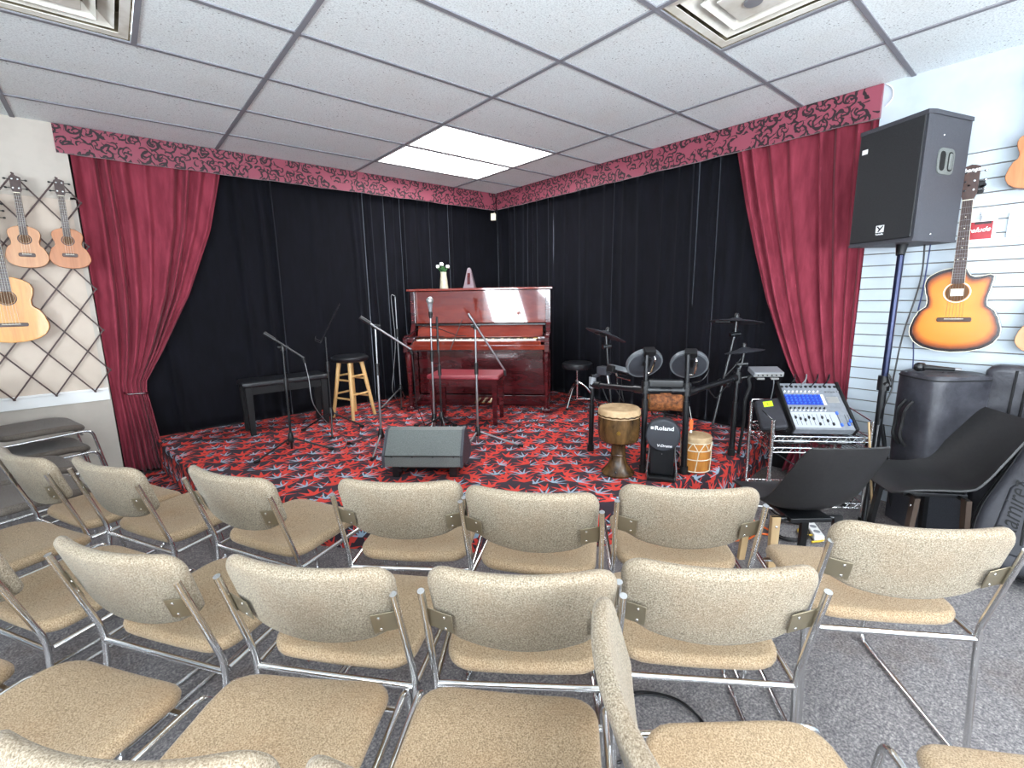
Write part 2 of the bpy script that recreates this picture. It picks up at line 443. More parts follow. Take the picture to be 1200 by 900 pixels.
def sheet(bm, f, nu, nv, th, uvs=False):
    G = [[Vector(f(i / nu, j / nv)) for j in range(nv + 1)] for i in range(nu + 1)]
    F = []; Bk = []
    for i in range(nu + 1):
        fr = []; bk = []
        for j in range(nv + 1):
            du = G[min(nu, i + 1)][j] - G[max(0, i - 1)][j]; dv = G[i][min(nv, j + 1)] - G[i][max(0, j - 1)]
            nn = du.cross(dv); nn = nn.normalized() if nn.length > 1e-12 else Vector((0, 0, 1))
            fr.append(bm.verts.new(G[i][j] + nn * (th / 2))); bk.append(bm.verts.new(G[i][j] - nn * (th / 2)))
        F.append(fr); Bk.append(bk)
    for i in range(nu):
        for j in range(nv):
            bm.faces.new((F[i][j], F[i + 1][j], F[i + 1][j + 1], F[i][j + 1])); bm.faces.new((Bk[i][j], Bk[i][j + 1], Bk[i + 1][j + 1], Bk[i + 1][j]))
    for i in range(nu):
        bm.faces.new((F[i][0], Bk[i][0], Bk[i + 1][0], F[i + 1][0])); bm.faces.new((F[i + 1][nv], Bk[i + 1][nv], Bk[i][nv], F[i][nv]))
    for j in range(nv):
        bm.faces.new((F[0][j + 1], Bk[0][j + 1], Bk[0][j], F[0][j])); bm.faces.new((F[nu][j], Bk[nu][j], Bk[nu][j + 1], F[nu][j + 1]))
    return bm

def sphere(bm, c, r, sc=(1, 1, 1), n=16, Mx=None):
    res = bmesh.ops.create_uvsphere(bm, u_segments=n, v_segments=max(6, n // 2), radius=r)
    for v in res['verts']:
        v.co = Vector((v.co.x * sc[0], v.co.y * sc[1], v.co.z * sc[2]))
        if Mx is not None: v.co = Mx @ v.co
        v.co += Vector(c)
    return bm

def obj(name, bm, mat, parent=None, smooth=40):
    me = bpy.data.meshes.new(name)
    bmesh.ops.recalc_face_normals(bm, faces=bm.faces[:])
    bm.to_mesh(me); bm.free()
    if smooth: me.shade_smooth(); me.set_sharp_from_angle(angle=math.radians(smooth))
    me.materials.append(mat)
    o = bpy.data.objects.new(name, me); COL.objects.link(o)
    if parent is not None: o.parent = parent
    if smooth and smooth < 90:
        wn = o.modifiers.new('weighted_normals', 'WEIGHTED_NORMAL'); wn.keep_sharp = True; wn.weight = 80
    return o

def tag(o, label, cat, group=None):
    o['label'] = label; o['category'] = cat
    if group: o['group'] = group
    return o
def thing(name, label, cat, loc=(0, 0, 0), rz=0.0, group=None, mat=None):
    o = bpy.data.objects.new(name, None); COL.objects.link(o); o.empty_display_size = 0.1
    if mat is not None: o.matrix_world = mat
    else: o.location = loc; o.rotation_euler = (0, 0, rz)
    return tag(o, label, cat, group)
def struct(name, bm, mat, parent=None, smooth=40):
    o = obj(name, bm, mat, parent, smooth)
    if parent is None: o['kind'] = 'structure'
    return o
def dup(root, name, label, mat, group=None):
    r = root.copy(); COL.objects.link(r); r.name = name; r.matrix_world = mat; r['label'] = label
    if group: r['group'] = group
    for ch in list(root.children):
        c = ch.copy(); COL.objects.link(c); c.parent = r
        for g in ch.children:
            d = g.copy(); COL.objects.link(d); d.parent = c
    return r

def text(name, body, size, Mx, mat, parent=None, extrude=0.0015, shear=0.0, sx=1.0, bold=0.0):
    cu = bpy.data.curves.new(name, 'FONT'); cu.body = body; cu.size = size; cu.extrude = extrude; cu.shear = shear
    cu.align_x = 'CENTER'; cu.align_y = 'CENTER'; cu.offset = bold; cu.resolution_u = 3
    tmp = bpy.data.objects.new(name, cu); COL.objects.link(tmp)
    dg = bpy.context.evaluated_depsgraph_get(); dg.update()
    me = bpy.data.meshes.new_from_object(tmp.evaluated_get(dg)); bpy.data.objects.remove(tmp)
    me.transform(Mx @ Matrix.Diagonal((sx, 1, 1, 1))); me.materials.clear(); me.materials.append(mat)
    o = bpy.data.objects.new(name, me); COL.objects.link(o)
    if parent is not None: o.parent = parent
    return o

# ------------------------------------------------------------------ the setting
XL, XR, YB, YR, ZC = -3.2, 3.95, 4.93, -3.2, 2.743
SZ = 0.29                                              # stage height
bm = NB(); box(bm, ((XL + 4.2) / 2, (YR + 5.2) / 2, -0.05), (4.2 - XL, 5.2 - YR, 0.1)); struct('floor', bm, M['floor'])

def slab_with_holes(axis, pos, th, u0, u1, z0, z1, holes, mat, name):
    us = sorted({u0, u1} | {h[0] for h in holes} | {h[1] for h in holes}); zs = sorted({z0, z1} | {h[2] for h in holes} | {h[3] for h in holes})
    bm = NB()
    for a, b in zip(us, us[1:]):
        for c, d in zip(zs, zs[1:]):
            mu, mz = (a + b) / 2, (c + d) / 2
            if any(h[0] < mu < h[1] and h[2] < mz < h[3] for h in holes): continue
            if axis == 'x': box(bm, (pos, mu, mz), (th, b - a, d - c))
            elif axis == 'y': box(bm, (mu, pos, mz), (b - a, th, d - c))
            else: box(bm, (mu, mz, pos), (b - a, d - c, th))
    return struct(name, bm, mat, smooth=0)

# ceiling: tiles with openings for two light panels, two diffusers and added fill panels out of view
GX = [-0.34 + 1.22 * k for k in range(-3, 5)]; GY = [2.02 + 0.61 * k for k in range(-9, 6)]
LIGHTS = [(2.10, 3.32, 3.24, 3.85), (2.10, 3.32, 3.85, 4.46), (-0.34, 0.88, -1.03, -0.42), (-2.78, -1.56, 0.19, 0.80), (2.10, 3.32, -1.03, -0.42)]
VENTS = [(-0.34, 0.27, 2.63, 3.24), (2.10, 2.71, 0.80, 1.41)]
slab_with_holes('z', ZC + 0.02, 0.04, XL, 4.2, YR, 5.2, LIGHTS + VENTS, M['tile'], 'ceiling')
bm = NB()
def inside(a, b, c, d, L): return any(h[0] - .01 < (a + b) / 2 < h[1] + .01 and h[2] - .01 < (c + d) / 2 < h[3] + .01 for h in L)
for x in GX:
    box(bm, (x, (YR + YB) / 2, ZC - 0.003), (0.026, YB - YR, 0.008))
for y in GY:
    for xa in GX:
        box(bm, (xa + 0.61, y, ZC - 0.0035), (1.22 - 0.026, 0.024, 0.007))
box(bm, (0.27, 2.935, ZC - 0.0035), (0.024, 0.586, 0.007)); box(bm, (2.71, 1.105, ZC - 0.0035), (0.024, 0.586, 0.007))
bm2 = NB()
struct('trim_1', bm, M['tbar'], smooth=0)
bm2.free()

# walls
slab_with_holes('y', YB + 0.075, 0.15, XL, -0.085, 0, ZC, [], M['wall_warm'], 'wall_back')
slab_with_holes('x', XL - 0.06, 0.12, YR, 5.2, 0, ZC, [(-0.85, 0.22, 0.75, 2.15), (-3.1, -1.55, 0.75, 2.15)], M['wall'], 'wall_left')
slab_with_holes('y', YR - 0.06, 0.12, XL, 4.2, 0, ZC, [(-1.0, 2.2, 0.5, 2.45)], M['wall'], 'wall_front')
bm = NB(); box(bm, (1.99, 5.14, ZC / 2), (4.3, 0.1, ZC)); struct('wall_alcove_back', bm, M['black_matte'], smooth=0)
bm = NB(); box(bm, (4.15, 3.02, ZC / 2), (0.1, 4.14, ZC)); struct('wall_alcove_right', bm, M['black_matte'], smooth=0)
# right wall: plain painted band above, slotted display panel below
bm = NB(); box(bm, (XR + 0.125, (YR + 0.95) / 2, (2.226 + ZC) / 2), (0.25, 0.95 - YR, ZC - 2.226)); struct('wall_right', bm, M['wall'], smooth=0)
bm = NB(); P0 = 0.0766; z = 2.226; prev = []
zs = []
while z > 0.02: zs.append(z); z -= P0
prof = [(XR + 0.25, 2.226), (XR + 0.002, 2.226)]
for zt in zs:
    zb = max(0.0, zt - P0)
    prof += [(XR + 0.011, zt - 0.001), (XR + 0.011, zt - 0.006), (XR, zt - 0.0065), (XR, zb + 0.0008)]
    if zb == 0.0: break
prof += [(XR, 0.0), (XR + 0.25, 0.0)]
a = [bm.verts.new((p[0], 0.95, p[1])) for p in prof]; b = [bm.verts.new((p[0], YR, p[1])) for p in prof]
ring_faces(bm, a, b); bm.faces.new(list(reversed(a))); bm.faces.new(b)
me_s = struct('wall_slat', bm, M['slat'], smooth=0)
bm = NB()
for zt in zs: box(bm, (XR + 0.0095, (YR + 0.95) / 2, zt - 0.0035), (0.003, 0.95 - YR, 0.005))
struct('trim_2', bm, M['groove'], smooth=0)
# windows that light the room
for i, (ax, u0, u1, z0, z1, nm) in enumerate([('x', -0.85, 0.22, 0.75, 2.15, 2), ('x', -3.1, -1.55, 0.75, 2.15, 2), ('y', -1.0, 2.2, 0.5, 2.45, 3)]):
    bm = NB()
    def fb(u, z, su, sz):
        if ax == 'x': box(bm, (XL - 0.06, u, z), (0.08, su, sz))
        else: box(bm, (u, YR - 0.06, z), (su, 0.08, sz))
    for u in [u0 + 0.025 + (u1 - u0 - 0.05) * k / nm for k in range(nm + 1)]: fb(u, (z0 + z1) / 2, 0.05, z1 - z0)
    for z in (z0 + 0.025, z1 - 0.025): fb((u0 + u1) / 2, z, u1 - u0, 0.05)
    struct('window_%d' % (i + 1), bm, M['white'], smooth=0)
    bm = NB()
    if ax == 'x': box(bm, (XL - 0.06, (u0 + u1) / 2, (z0 + z1) / 2), (0.006, u1 - u0 - 0.06, z1 - z0 - 0.06))
    else: box(bm, ((u0 + u1) / 2, YR - 0.06, (z0 + z1) / 2), (u1 - u0 - 0.06, 0.006, z1 - z0 - 0.06))
    struct('window_%d_pane' % (i + 1), bm, M['glass'], smooth=0)

# ceiling light panels and air diffusers
def ceiling_light(r, label):
    x0, x1, y0, y1 = r; t = thing('ceiling_light', label, 'ceiling light', ((x0 + x1) / 2, (y0 + y1) / 2, ZC), group=None)
    wx, wy = x1 - x0 - 0.03, y1 - y0 - 0.03
    bm = NB()
    for (cx, cy, sx, sy) in ((0, wy / 2 - .008, wx, .016), (0, -wy / 2 + .008, wx, .016), (wx / 2 - .008, 0, .016, wy - .032), (-wx / 2 + .008, 0, .016, wy - .032)):
        box(bm, (cx, cy, 0.018), (sx, sy, 0.05))
    box(bm, (0, 0, 0.075), (wx, wy, 0.06)); obj('frame', bm, M['white'], t, 0)
    bm = NB(); box(bm, (0, 0, 0.012), (wx - 0.034, wy - 0.034, 0.008)); obj('diffuser', bm, M['troffer'], t, 0)
ceiling_light(LIGHTS[0], 'lit fluorescent ceiling panel, the nearer and larger looking of the glowing pair')
ceiling_light(LIGHTS[1], 'lit fluorescent ceiling panel, the one nearer the stage corner of the glowing pair')
ceiling_light(LIGHTS[2], 'added fill light panel in the ceiling behind the photographer above the rear chairs')
ceiling_light(LIGHTS[3], 'added fill light panel in the ceiling near the side windows, out of the picture')
ceiling_light(LIGHTS[4], 'added fill light panel in the ceiling by the slatted wall behind the photographer')

def ceiling_vent(r, label):
    x0, x1, y0, y1 = r; t = thing('ceiling_vent', label, 'ceiling vent', ((x0 + x1) / 2, (y0 + y1) / 2, ZC)); s = x1 - x0 - 0.03
    bm = NB()
    box(bm, (0, 0, 0.12), (s, s, 0.01))
    for sg in (-1, 1): box(bm, (sg * (s / 2 - .004), 0, 0.06), (0.008, s, 0.12)); box(bm, (0, sg * (s / 2 - .004), 0.06), (s, 0.008, 0.12))
    obj('duct_box', bm, M['vent_dirty'], t, 0)
    for k, (so, si, zo, zi) in enumerate(((s / 2, s / 2 - 0.045, 0.0, 0.004), (s / 2 - 0.06, s / 2 - 0.115, 0.012, 0.05), (s / 2 - 0.125, s / 2 - 0.165, 0.002, 0.045))):
        bm = NB()
        def sq(h, z): return [bm.verts.new((a * h, b * h, z)) for a, b in ((1, 1), (-1, 1), (-1, -1), (1, -1))]
        A = sq(so, zo); B = sq(si, zi); C = sq(si, zi + 0.004); D = sq(so, zo + 0.004)
        for p, q in ((A, B), (B, C), (C, D), (D, A)): ring_faces(bm, p, q)
        obj('louvre_ring', bm, M['vent'], t, 0)
    h = s / 2 - 0.165
    bm = NB(); box(bm, (0, 0, 0.008), (h * 2 - 0.02, h * 2 - 0.02, 0.006), bev=0.002); obj('centre_plate', bm, M['vent'], t, 0)
    bm = NB(); lathe(bm, [(0.0, -0.004), (0.038, -0.004), (0.042, 0.004), (0, 0.004)], n=24); obj('adjusting_disc', bm, M['grey_plastic'], t)
ceiling_vent(VENTS[0], 'square white air diffuser in the ceiling above the left guitars')
ceiling_vent(VENTS[1], 'dust-stained square air diffuser in the ceiling towards the slatted wall')

# stage platform: quarter-round, carpet wrapped over top and front
edge = smooth_pts([(0.16, 4.98, 0), (0.18, 4.75, 0), (0.25, 4.15, 0), (0.36, 3.55, 0), (0.56, 3.05, 0), (0.88, 2.58, 0), (1.25, 2.19, 0), (1.64, 1.84, 0), (1.97, 1.61, 0), (2.30, 1.49, 0), (2.67, 1.43, 0), (2.97, 1.39, 0), (3.20, 1.385, 0), (3.48, 1.43, 0), (3.80, 1.47, 0), (4.08, 1.48, 0)], 6)
bm = NB(); uvl = bm.loops.layers.uv.new('UVMap')
poly = [(p.x, p.y) for p in edge] + [(4.08, 5.08), (0.16, 5.08)]
R = Matrix.Rotation(math.radians(-40), 2)
def up_uv(p): q = R.inverted() @ Vector((p[0], p[1])); return q
rc = 0.022; prof = [(0.012, 0.0)] + [(0.0, SZ * k / 6) for k in range(1, 6)] + [(0.0, SZ - rc), (rc * 0.3, SZ - rc * 0.3), (rc, SZ)]
ins = {d: inset_outline(poly, d) for d in {a for a, _ in prof}}
rings = [[bm.verts.new((ins[d][i][0], ins[d][i][1], z)) for i in range(len(poly))] for d, z in prof]
arc = [0]
for i in range(len(poly)): arc.append(arc[-1] + (Vector(poly[(i + 1) % len(poly)]) - Vector(poly[i])).length)
hh = [0]
for (a, b), (c, d) in zip(prof, prof[1:]): hh.append(hh[-1] + math.hypot(c - a, d - b))
for k in range(len(prof) - 1):
    for i in range(len(poly)):
        j = (i + 1) % len(poly); f = bm.faces.new((rings[k][i], rings[k][j], rings[k + 1][j], rings[k + 1][i]))
        for lp, (s_, h_) in zip(f.loops, ((arc[i], hh[k]), (arc[i + 1], hh[k]), (arc[i + 1], hh[k + 1]), (arc[i], hh[k + 1]))): lp[uvl].uv = (s_ + 0.3, h_ + 0.05)
top = bm.faces.new(rings[-1])
for lp in top.loops: lp[uvl].uv = up_uv(lp.vert.co)
bmesh.ops.triangulate(bm, faces=[top])
struct('stage_platform', bm, M['carpet'], smooth=50)
# carpet step running along the foot of the stage on the left
bm = NB(); uvl = bm.loops.layers.uv.new('UVMap')
st = [(0.02, 4.90), (0.02, 4.55), (0.10, 4.1), (0.2, 3.75), (0.34, 3.45), (0.40, 3.5), (0.30, 4.1), (0.19, 4.90)]
prism(bm, st, 0.0, 0.03)
for f in bm.faces:
    for lp in f.loops: lp[uvl].uv = up_uv(lp.vert.co)
struct('stage_step', bm, M['carpet'], smooth=0)

# ------------------------------------------------------------------ curtains and valance
def valance(name, label, p0, p1, nrm, caps):
    p0 = Vector(p0); p1 = Vector(p1); L = (p1 - p0).length; d = (p1 - p0) / L; n = Vector(nrm)
    t = thing(name, label, 'valance', (p0.x, p0.y, 2.54)); H = ZC - 0.004 - 2.54
    bm = NB(); uvl = bm.loops.layers.uv.new('UVMap'); N = 60
    def wv(s): return 0.004 * math.sin(s * 5.3) + 0.003 * math.sin(s * 13 + 1)
    sec = [(-0.02, 0.0), (0.0, -0.002), (0.004, 0.03), (0.0, H * 0.5), (0.0, H), (-0.03, H), (-0.03, 0.0)]
    vv = [-0.02, 0, 0.03, H * 0.5, H, H + 0.03, H + 0.1]
    rr = []
    for i in range(N + 1):
        s = L * i / N; rr.append(([bm.verts.new(d * s + n * (q[0] + (wv(s) if k < 4 else 0)) + Vector((0, 0, q[1] + (wv(s * 1.7) * 0.6 if k < 3 or k == 6 else 0)))) for k, q in enumerate(sec)], s))
    m_ = len(sec)
    for (a, s0), (b, s1) in zip(rr, rr[1:]):
        for k in range(m_):
            j = (k + 1) % m_; f = bm.faces.new((a[k], b[k], b[j], a[j])); vj = vv[j] if j else H + 0.3
            for lp, uvv in zip(f.loops, ((s0, vv[k]), (s1, vv[k]), (s1, vj), (s0, vj))): lp[uvl].uv = uvv
    bm.faces.new(rr[0][0]); bm.faces.new(list(reversed(rr[-1][0])))
    obj('fabric_band', bm, M['damask'], t)
    return t
valance('valance', 'rose damask pelmet band with black scrolls above the left and rear black curtain', (-0.145, 4.915, 0), (3.93, 4.915, 0), (0, -1, 0), 1)
valance('valance', 'rose damask pelmet band with black scrolls running above the right side curtain', (3.925, 4.885, 0), (3.925, 0.945, 0), (-1, 0, 0), 1)

def interp(tab, z):
    tab = sorted(tab)
    if z <= tab[0][0]: return tab[0][1]
    for (a, b), (c, d) in zip(tab, tab[1:]):
        if z <= c: u = (z - a) / (c - a); return b + (d - b) * u
    return tab[-1][1]

def red_curtain(name, label, origin, ax, nrm, inner, outer, ztie, zb, amp, nf, seed, tie, bias):
    rg = random.Random(seed); t = thing(name, label, 'curtain', origin); o = Vector(origin); ax = Vector(ax); nrm = Vector(nrm)
    ph = [rg.uniform(-0.5, 0.5) for _ in range(nf + 2)]
    def f(u, v):
        z = 2.60 + (zb - 2.60) * v; wi = interp(inner, z); wo = interp(outer, z)
        gz = max(0.0, min(1.0, (2.55 - z) / (2.55 - ztie))) ** 1.4
        uu = u
        if bias: ub = 0.62 * u / 0.32 if u < 0.32 else 0.62 + 0.38 * (u - 0.32) / 0.68; uu = u + (ub - u) * gz
        s = wo + (wi - wo) * uu
        q = u * nf + 0.30 * math.sin(u * 9 + ph[0] * 6) + 0.12 * math.sin(u * 23 + ph[1] * 6 + z * 0.7); a = amp(z) * (0.8 + 0.35 * math.sin(u * 13 + ph[2] * 9))
        g = math.sin(2 * PI * q) + 0.28 * math.sin(4 * PI * q + 1.0 + 0.5 * math.sin(z * 1.9 + u * 5)) + 0.10 * math.sin(6.3 * q + z * 5)
        return ax * s + nrm * (a * g) + Vector((0, 0, z)) - Vector((0, 0, o.z))
    bm = NB(); sheet(bm, f, nf * 18, 70, 0.004); obj('drape', bm, M['red'], t, 180)
    pts = [Vector(p) - o for p in tie]; bm = NB(); tube(bm, fillet(pts, 0.05, 5) if len(pts) > 2 else pts, 0.007, 8, closed=False); obj('tieback', bm, M['mahogany_dark'], t)
    return t
inL = [(-0.05, 0.24), (0.1, 0.20), (0.45, 0.175), (0.62, 0.16), (0.71, 0.150), (0.8, 0.16), (1.05, 0.305), (1.52, 0.55), (2.07, 0.77), (2.6, 0.91)]
outL = [(-0.05, -0.075), (0.4, -0.075), (0.71, -0.078), (1.62, -0.078), (2.6, -0.072)]
red_curtain('stage_curtain', 'burgundy velvet curtain tied back on the left beside the hanging ukuleles', (0, 4.985, 0.0), (1, 0, 0), (0, 1, 0), inL, outL, 0.71, 0.03, lambda z: 0.016 + 0.018 * min(1, abs(z - 0.71) / 0.7), 8, 3, [(0.0, 4.985, 0.725), (0.01, 4.937, 0.715), (0.15, 4.937, 0.705), (0.165, 5.0, 0.705)], True)
inR = [(0.0, 1.36), (0.25, 1.29), (0.45, 1.22), (0.58, 1.20), (0.68, 1.27), (0.78, 1.32), (0.86, 1.368), (1.12, 1.476), (1.4, 1.583), (1.74, 1.685), (2.14, 1.795), (2.6, 1.90)]
outR = [(0.0, 0.955), (0.6, 0.955), (2.6, 0.955)]
red_curtain('stage_curtain', 'rose red velvet curtain gathered on the right behind the mixing console', (3.998, 0, 0.0), (0, 1, 0), (1, 0, 0), inR, outR, 0.55, 0.03, lambda z: 0.018 + 0.018 * min(1, abs(z - 0.55) / 0.7), 7, 8, [(4.01, 0.965, 0.56), (3.972, 1.0, 0.555), (3.972, 1.20, 0.55), (4.03, 1.235, 0.55)], False)

def black_curtain(name, label, origin, ax, nrm, L, ridges, seed, dens, z0=0.30, amp=0.012):
    rg = random.Random(seed); t = thing(name, label, 'curtain', origin); ax = Vector(ax); nrm = Vector(nrm)
    R_ = list(ridges); s = rg.uniform(0.02, dens)
    while s < L: R_.append((s, rg.uniform(0.022, 0.05), rg.uniform(0.35, 1.1))); s += rg.uniform(0.4, 1.6) * dens
    xs = {0.0, L}
    for c, wd, h in R_:
        for k in (-2, -1.4, -1, -0.6, -0.3, 0, 0.3, 0.6, 1, 1.4, 2): xs.add(min(L, max(0, c + k * wd)))
    k = 0.0
    while k < L: xs.add(k); k += 0.04
    xs = sorted(xs); n = len(xs) - 1
    ph = rg.uniform(0, 6)
    def f(u, v):
        s = xs[int(round(u * n))]; z = z0 + (2.60 - z0) * v; d = amp * 0.7 * math.sin(s * 6 + ph)
        for c, wd, h in R_:
            q = (s - c - 0.01 * math.sin(z * 1.7 + c * 9)) / wd
            if abs(q) < 2.2: d += amp * 2.4 * h * math.exp(-q * q * 1.6)
        return ax * s + nrm * d + Vector((0, 0, z))
    bm = NB(); sheet(bm, f, n, 26, 0.003); obj('drape', bm, M['black_velvet'], t, 180); return t
black_curtain('backdrop_curtain', 'black velvet backdrop curtain behind the piano and the wooden stool', (0.10, 5.075, 0), (1, 0, 0), (0, -1, 0), 3.97, [(1.19, 0.020, 1.5), (2.06, 0.030, 0.8), (2.20, 0.024, 0.9), (2.33, 0.030, 0.8), (2.58, 0.020, 1.3), (2.92, 0.026, 1.1), (3.22, 0.020, 1.2)], 5, 0.42)
black_curtain('backdrop_curtain', 'black velvet side curtain with many folds behind the drum kit', (4.088, 1.12, 0), (0, 1, 0), (-1, 0, 0), 3.95, [], 11, 0.15)

# ------------------------------------------------------------------ rows of stacking chairs
def make_chair(name, label, mat, group, fab='tweed'):
    t = thing(name, label, 'chair', mat=mat, group=group)
    # seat pad
    o = resample(rrect(0.440, 0.43, 0.075, 8, 0, 0.225), 64)
    def ds(q):
        y = q.y; z = q.z + 0.463 - 0.010 * (1 - (q.x / 0.216) ** 2) * (1 if abs(y - 0.2) < 0.2 else 0.6)
        if y > 0.30: z -= 0.022 * ((y - 0.30) / 0.14) ** 2
        if y < 0.06: z += 0.006 * ((0.06 - y) / 0.06) ** 2
        return Vector((q.x, y, z))
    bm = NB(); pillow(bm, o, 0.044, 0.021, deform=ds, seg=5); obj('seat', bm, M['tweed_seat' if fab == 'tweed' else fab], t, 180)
    # curved back pad
    ol = []
    W, r = 0.231, 0.06
    for j in range(9): a = PI / 2 * j / 8; ol.append((W - r + r * math.cos(a), 0.252 - r + r * math.sin(a)))
    for j in range(1, 12): ol.append((W - r - (2 * (W - r)) * j / 12, 0.252 + 0.004 * math.sin(PI * j / 12)))
    for j in range(9): a = PI / 2 + PI / 2 * j / 8; ol.append((-W + r + r * math.cos(a), 0.252 - r + r * math.sin(a)))
    r2 = 0.03; zb = 0.038
    for j in range(1, 6): a = PI + PI / 2 * 0.8 * j / 5; ol.append((-W + 0.006 + r2 + r2 * math.cos(a), zb + r2 + r2 * math.sin(a)))
    for j in range(1, 14): x = (-W + 0.05) + (2 * W - 0.1) * j / 14; ol.append((x, 0.0 + zb * 0.95 * (abs(x) / W) ** 2))
    for j in range(0, 5): a = 1.5 * PI + PI / 2 * 0.2 + PI / 2 * 0.8 * j / 5; ol.append((W - 0.006 - r2 + r2 * math.cos(a), zb + r2 + r2 * math.sin(a)))
    ol = resample(ol, 84)
    th = 0.29; cs, sn = math.cos(th), math.sin(th)
    def dbk(q):
        y = q.z + 0.042 * (q.x / W) ** 2 - 0.016
        return Vector((q.x, -0.028 - q.y * sn + y * cs, 0.576 + q.y * cs + y * sn))
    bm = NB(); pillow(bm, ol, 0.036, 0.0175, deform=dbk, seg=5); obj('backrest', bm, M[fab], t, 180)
    for s in (-1, 1):
        x = s * 0.240
        pts = [(x, -0.092, 0.760), (x, -0.004, 0.47), (x, 0.0, 0.42), (x, -0.035, 0.010), (x, 0.52, 0.010), (x, 0.455, 0.428), (x, 0.012, 0.420)]
        P_ = [Vector(p) for p in pts]
        bm = NB(); tube(bm, fillet(P_, 0.045, 6), 0.0093, 10); obj('side_frame', bm, M['chrome'], t)
    bm = NB(); cyl(bm, (-0.24, 0, 0.418), (0.24, 0, 0.418), 0.0093, n=12); obj('rear_rail', bm, M['chrome'], t)
    bm = NB(); cyl(bm, (-0.24, 0.40, 0.408), (0.24, 0.40, 0.408), 0.008, n=10); obj('front_rail', bm, M['chrome'], t)
    for s in (-1, 1):
        bm = NB()
        Mx = Matrix.Translation((s * 0.204, -0.064, 0.660)) @ Matrix.Rotation(-th, 4, 'X').inverted() @ Matrix.Rotation(s * 0.33, 4, 'Z')
        box(bm, (0, 0, 0), (0.072, 0.003, 0.066), Mx, 0.001, 1); pl = obj('bracket_plate', bm, M['plate'], t)
        for dz in (-0.02, 0.02):
            bm = NB(); sphere(bm, (0, 0, 0), 0.0045, (1, 0.5, 1), 10, None)
            for v in bm.verts: v.co = Mx @ (v.co + Vector((-s * 0.016, -0.003, dz)))
            obj('screw', bm, M['chrome'], pl)
    return t
def chair_mat(x, y, head, z=0.0): return tr(x, y, z) @ rotz(math.radians(head - 90))
TR = 'taupe chairs by the left wall'
FR, MR, BR = 'oatmeal chairs of the front row', 'oatmeal chairs of the middle row', 'oatmeal chairs of the nearest row'
CH = [
 (0.716, 0.820, 46, MR, 'oatmeal tweed middle row chair partly covered by the sideways chair'),
 (1.093, 0.516, 43.5, MR, 'oatmeal tweed middle row chair with a coiled cable on the floor under it'),
 (0.342, 1.198, 39.5, MR, 'oatmeal tweed middle row chair directly left of the one with square front-on back'),
 (-0.016, 1.619, 33, MR, 'oatmeal tweed chair in the middle row turned inward, third from the left edge'),
 (-0.394, 2.080, 29, MR, 'oatmeal chair cut by the left edge in the middle row, seat and one post showing'),
 (-0.66, 2.60, 27, MR, 'oatmeal chair at the far left end of the middle row, only its seat corner showing'),
 (1.689, 0.231, 41.5, FR, 'oatmeal tweed chair standing alone at the far right below the black lounge chairs'),
 (1.462, 0.800, 43, FR, 'oatmeal tweed front row chair below the kick drum pad and rope drum'),
 (1.052, 1.140, 38, FR, 'oatmeal tweed front row chair set slightly crooked, right of the floor monitor'),
 (0.757, 1.527, 44.5, FR, 'oatmeal tweed front row chair directly below the grey floor monitor'),
 (0.325, 2.028, 26, FR, 'oatmeal tweed front row chair by the left stage edge, turned towards the piano'),
 (-0.033, 2.504, 26, FR, 'oatmeal tweed front row chair third from the left wall, carpet step just ahead'),
 (-0.305, 2.920, 24, FR, 'oatmeal tweed front row chair with a strongly foreshortened back near the left edge'),
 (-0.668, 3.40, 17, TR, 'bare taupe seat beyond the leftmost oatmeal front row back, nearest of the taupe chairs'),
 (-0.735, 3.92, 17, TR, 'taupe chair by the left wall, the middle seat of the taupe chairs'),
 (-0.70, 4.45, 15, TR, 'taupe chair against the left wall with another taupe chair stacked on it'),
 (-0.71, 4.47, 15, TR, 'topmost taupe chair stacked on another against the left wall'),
 (-0.020, 0.877, 44, BR, 'oatmeal nearest row chair whose back top runs along the bottom left edge'),
 (0.331, 0.508, 42.5, BR, 'oatmeal chair in the nearest row with its broad seat at the bottom centre'),
 (-0.447, 1.299, 34, BR, 'oatmeal nearest row chair, whole seat visible at left, back out of frame'),
 (-0.80, 1.73, 31, BR, 'oatmeal chair at the left frame edge in the nearest row, only a seat corner showing'),
 (0.655, 0.362, -39.5, BR, 'oatmeal chair turned sideways, its back seen edge-on in the foreground'),
 (1.045, -0.332, 41, BR, 'oatmeal chair cut by the bottom right corner, only seat front showing'),
]
first = {}
for (x, y, h, g, lab) in CH:
    mt = chair_mat(x, y, h, 0.15 if lab.startswith('topmost') else 0.0)
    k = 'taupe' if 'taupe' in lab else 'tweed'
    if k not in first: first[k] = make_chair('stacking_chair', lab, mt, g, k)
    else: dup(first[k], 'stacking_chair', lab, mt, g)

# ------------------------------------------------------------------ upright piano
ang = math.atan2(-0.740, 0.673)
t = thing('upright_piano', 'glossy mahogany upright piano in the stage corner with its keys uncovered', 'piano', (2.95, 4.0, SZ), ang)
W = 1.48
bm = NB()
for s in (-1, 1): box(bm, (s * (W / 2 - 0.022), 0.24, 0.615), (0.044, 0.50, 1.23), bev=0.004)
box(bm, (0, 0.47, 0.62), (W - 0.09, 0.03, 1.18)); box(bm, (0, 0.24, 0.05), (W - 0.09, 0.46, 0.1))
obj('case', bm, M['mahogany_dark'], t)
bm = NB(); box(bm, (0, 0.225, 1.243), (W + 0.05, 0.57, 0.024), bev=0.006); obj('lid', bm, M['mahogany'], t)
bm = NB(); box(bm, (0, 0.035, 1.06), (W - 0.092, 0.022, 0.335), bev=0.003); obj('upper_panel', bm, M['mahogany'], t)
bm = NB()
for s in (-1, 1): box(bm, (s * (W / 2 - 0.022), -0.002, 1.06), (0.05, 0.03, 0.34), bev=0.006)
obj('pilaster', bm, M['mahogany_dark'], t)
